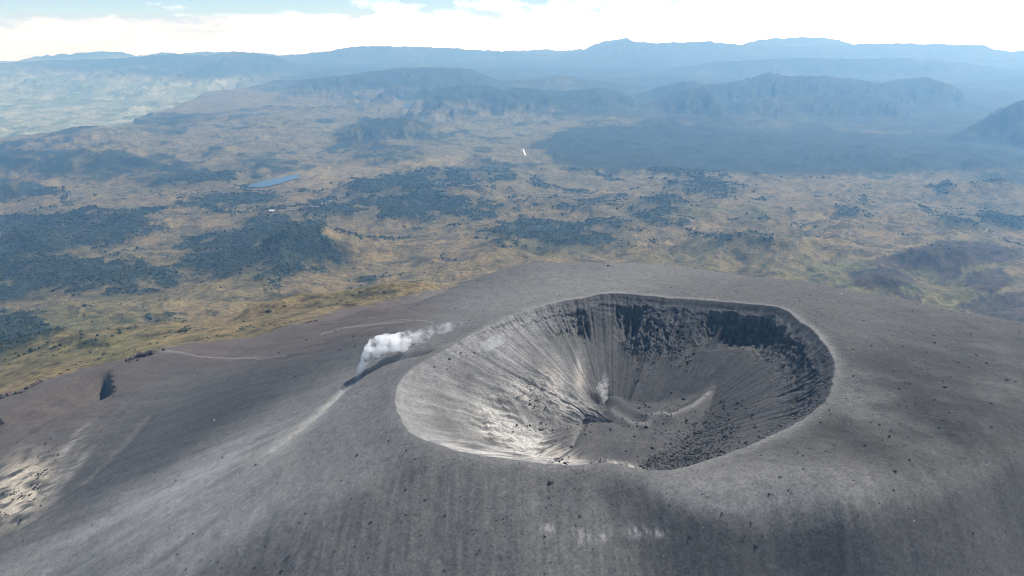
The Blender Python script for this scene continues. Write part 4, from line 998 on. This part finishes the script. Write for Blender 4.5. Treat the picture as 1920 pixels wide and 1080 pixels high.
# ------------------------------------------------------------------ steam
def steam(name, label, pts, dens, fade_dir, fade_len, seed, voxel, noise_scale, erode=0.42):
    """a lumpy body of steam swollen along a path; the vapour inside thins towards its tail"""
    g = np.random.default_rng(seed)
    bm = bmesh.new()
    P = np.array([p[:3] for p in pts], float); Rr = np.array([p[3] for p in pts], float)
    o0 = P[0].copy()
    for i in range(len(P) - 1):
        L_ = np.linalg.norm(P[i + 1] - P[i]); n = max(int(L_ / (0.35 * Rr[i:i + 2].mean())), 2)
        for k in range(n):
            t_ = k / n; c_ = lerp(P[i], P[i + 1], t_) - o0; r = lerp(Rr[i], Rr[i + 1], t_)
            for _ in range(4):
                d = g.normal(size=3); d /= np.linalg.norm(d)
                rr_ = r * g.uniform(.38, .72); q = c_ + d * (r - rr_) * g.uniform(.5, 1.15)
                ret = bmesh.ops.create_icosphere(bm, subdivisions=2, radius=rr_)
                bmesh.ops.translate(bm, verts=ret['verts'], vec=tuple(q))
    me = bpy.data.meshes.new(name); bm.to_mesh(me); bm.free()
    o = bpy.data.objects.new(name, me); C.objects.link(o); o.location = tuple(o0)
    rm = o.modifiers.new('merge', 'REMESH'); rm.mode = 'VOXEL'; rm.voxel_size = voxel
    m = bpy.data.materials.new(name); m.use_nodes = True; t = m.node_tree; t.nodes.clear()
    out_n = t.nodes.new('ShaderNodeOutputMaterial'); pv = t.nodes.new('ShaderNodeVolumePrincipled')
    pv.inputs['Color'].default_value = (1, 1, 1, 1); pv.inputs['Absorption Color'].default_value = (1, 1, 1, 1); pv.inputs['Anisotropy'].default_value = 0.0
    tcn = t.nodes.new('ShaderNodeTexCoord'); ob_ = tcn.outputs['Object']
    n1 = noise_node(t, ob_, noise_scale, 6, .6)
    dot = t.nodes.new('ShaderNodeVectorMath'); dot.operation = 'DOT_PRODUCT'
    fd = np.array(fade_dir, float); fd /= np.linalg.norm(fd); dot.inputs[1].default_value = tuple(fd)
    t.links.new(ob_, dot.inputs[0])
    along = math_node(t, 'DIVIDE', dot.outputs['Value'], fade_len)
    fade = ramp(t, along, [(0.0, 1.0), (0.35, .75), (0.7, .22), (1.0, .0)])
    er_ = math_node(t, 'SUBTRACT', n1, math_node(t, 'MULTIPLY', along, 0.07))
    body = ramp(t, er_, [(erode, 0.0), (erode + .16, 1.0)])
    dn_ = math_node(t, 'MULTIPLY', math_node(t, 'MULTIPLY', fade, body), dens)
    t.links.new(dn_, pv.inputs['Density']); t.links.new(pv.outputs[0], out_n.inputs['Volume'])
    tr = t.nodes.new('ShaderNodeBsdfTransparent'); tl = t.nodes.new('ShaderNodeBsdfTranslucent'); mx = t.nodes.new('ShaderNodeMixShader'); mx.inputs[0].default_value = 0.02
    t.links.new(tr.outputs[0], mx.inputs[1]); t.links.new(tl.outputs[0], mx.inputs[2]); t.links.new(mx.outputs[0], out_n.inputs['Surface'])
    me.materials.append(m)
    tag(o, label, "steam plume")
    return o
def at_depth(u, v, y):
    a, b, c = ray(u, v); return (float(a / b * y), float(y), float(CAMZ + c / b * y))
hx0, hy0, hz0 = [float(q[0]) for q in hit([669], [704])]
k_ = hy0 * 1.04 / F
pl = [(*at_depth(u, v, hy0 - 1 + dy), r * k_) for u, v, dy, r in [(669,705,0,5),(676,692,0,10),(685,676,1,14),(696,660,2,20),(710,646,4,27),(730,644,7,29),(754,642,11,28),(780,635,17,25),(805,626,24,21),(830,618,32,16),(852,611,40,12),(872,606,48,7)]]
steam("steam_plume", "dense white steam plume blowing from the sulphur streaked crack on the outer flank", pl, .26, (1, .25, .15), 165, 3, 1.3, .075, .44)
hx1, hy1, hz1 = [float(q[0]) for q in hit([1134], [752])]
k_ = hy1 * 1.08 / F
pl = [(*at_depth(u, v, hy1 - 1), r * k_) for u, v, r in [(1136,752,5),(1133,744,9),(1131,735,13),(1129,724,12),(1138,713,10),(1134,702,8),(1142,692,5)]]
steam("steam_plume", "small white steam jet rising from the dark pit on the crater floor", pl, .17, (0, .1, 1), 46, 5, .7, .16, .43)
hx2, hy2, hz2 = [float(q[0]) for q in hit([925], [648])]
k_ = hy2 * 1.04 / F
pl = [(*at_depth(u, v, hy2 - 10), r * k_) for u, v, r in [(908,652,12),(925,643,16),(940,634,14),(955,626,9)]]
steam("steam_plume", "faint wisp of steam drifting just inside the crater's upper rim", pl, .028, (1, 0, 0), 200, 7, 1.6, .1, .38)


# ------------------------------------------------------------------ the air
def haze_box():
    x0, x1, y0, y1, z0, z1 = -38000, 38000, -4000, 46500, min(LOWEST, -2300) - 30, HIGHEST + 60
    bm = bmesh.new()
    v = [bm.verts.new((x, y, z)) for z in (z0, z1) for y in (y0, y1) for x in (x0, x1)]
    for f in ((0, 2, 3, 1), (4, 5, 7, 6), (0, 1, 5, 4), (2, 6, 7, 3), (0, 4, 6, 2), (1, 3, 7, 5)):
        bm.faces.new([v[i] for i in f])
    me = bpy.data.meshes.new("haze"); bm.to_mesh(me); bm.free()
    m = bpy.data.materials.new("haze_air"); m.use_nodes = True
    t = m.node_tree; t.nodes.clear()
    o = t.nodes.new('ShaderNodeOutputMaterial'); p = t.nodes.new('ShaderNodeVolumePrincipled')
    p.inputs['Color'].default_value = (0.27, 0.59, 1.0, 1)
    p.inputs['Absorption Color'].default_value = (1, 1, 1, 1)
    p.inputs['Density'].default_value = 4.7e-5
    p.inputs['Anisotropy'].default_value = 0.3
    t.links.new(p.outputs[0], o.inputs['Volume'])
    me.materials.append(m)
    ob = bpy.data.objects.new("haze", me); C.objects.link(ob); ob['kind'] = 'stuff'
haze_box()
print("terrain", len(cone.data.polygons), len(land.data.polygons), "z", LOWEST, HIGHEST)
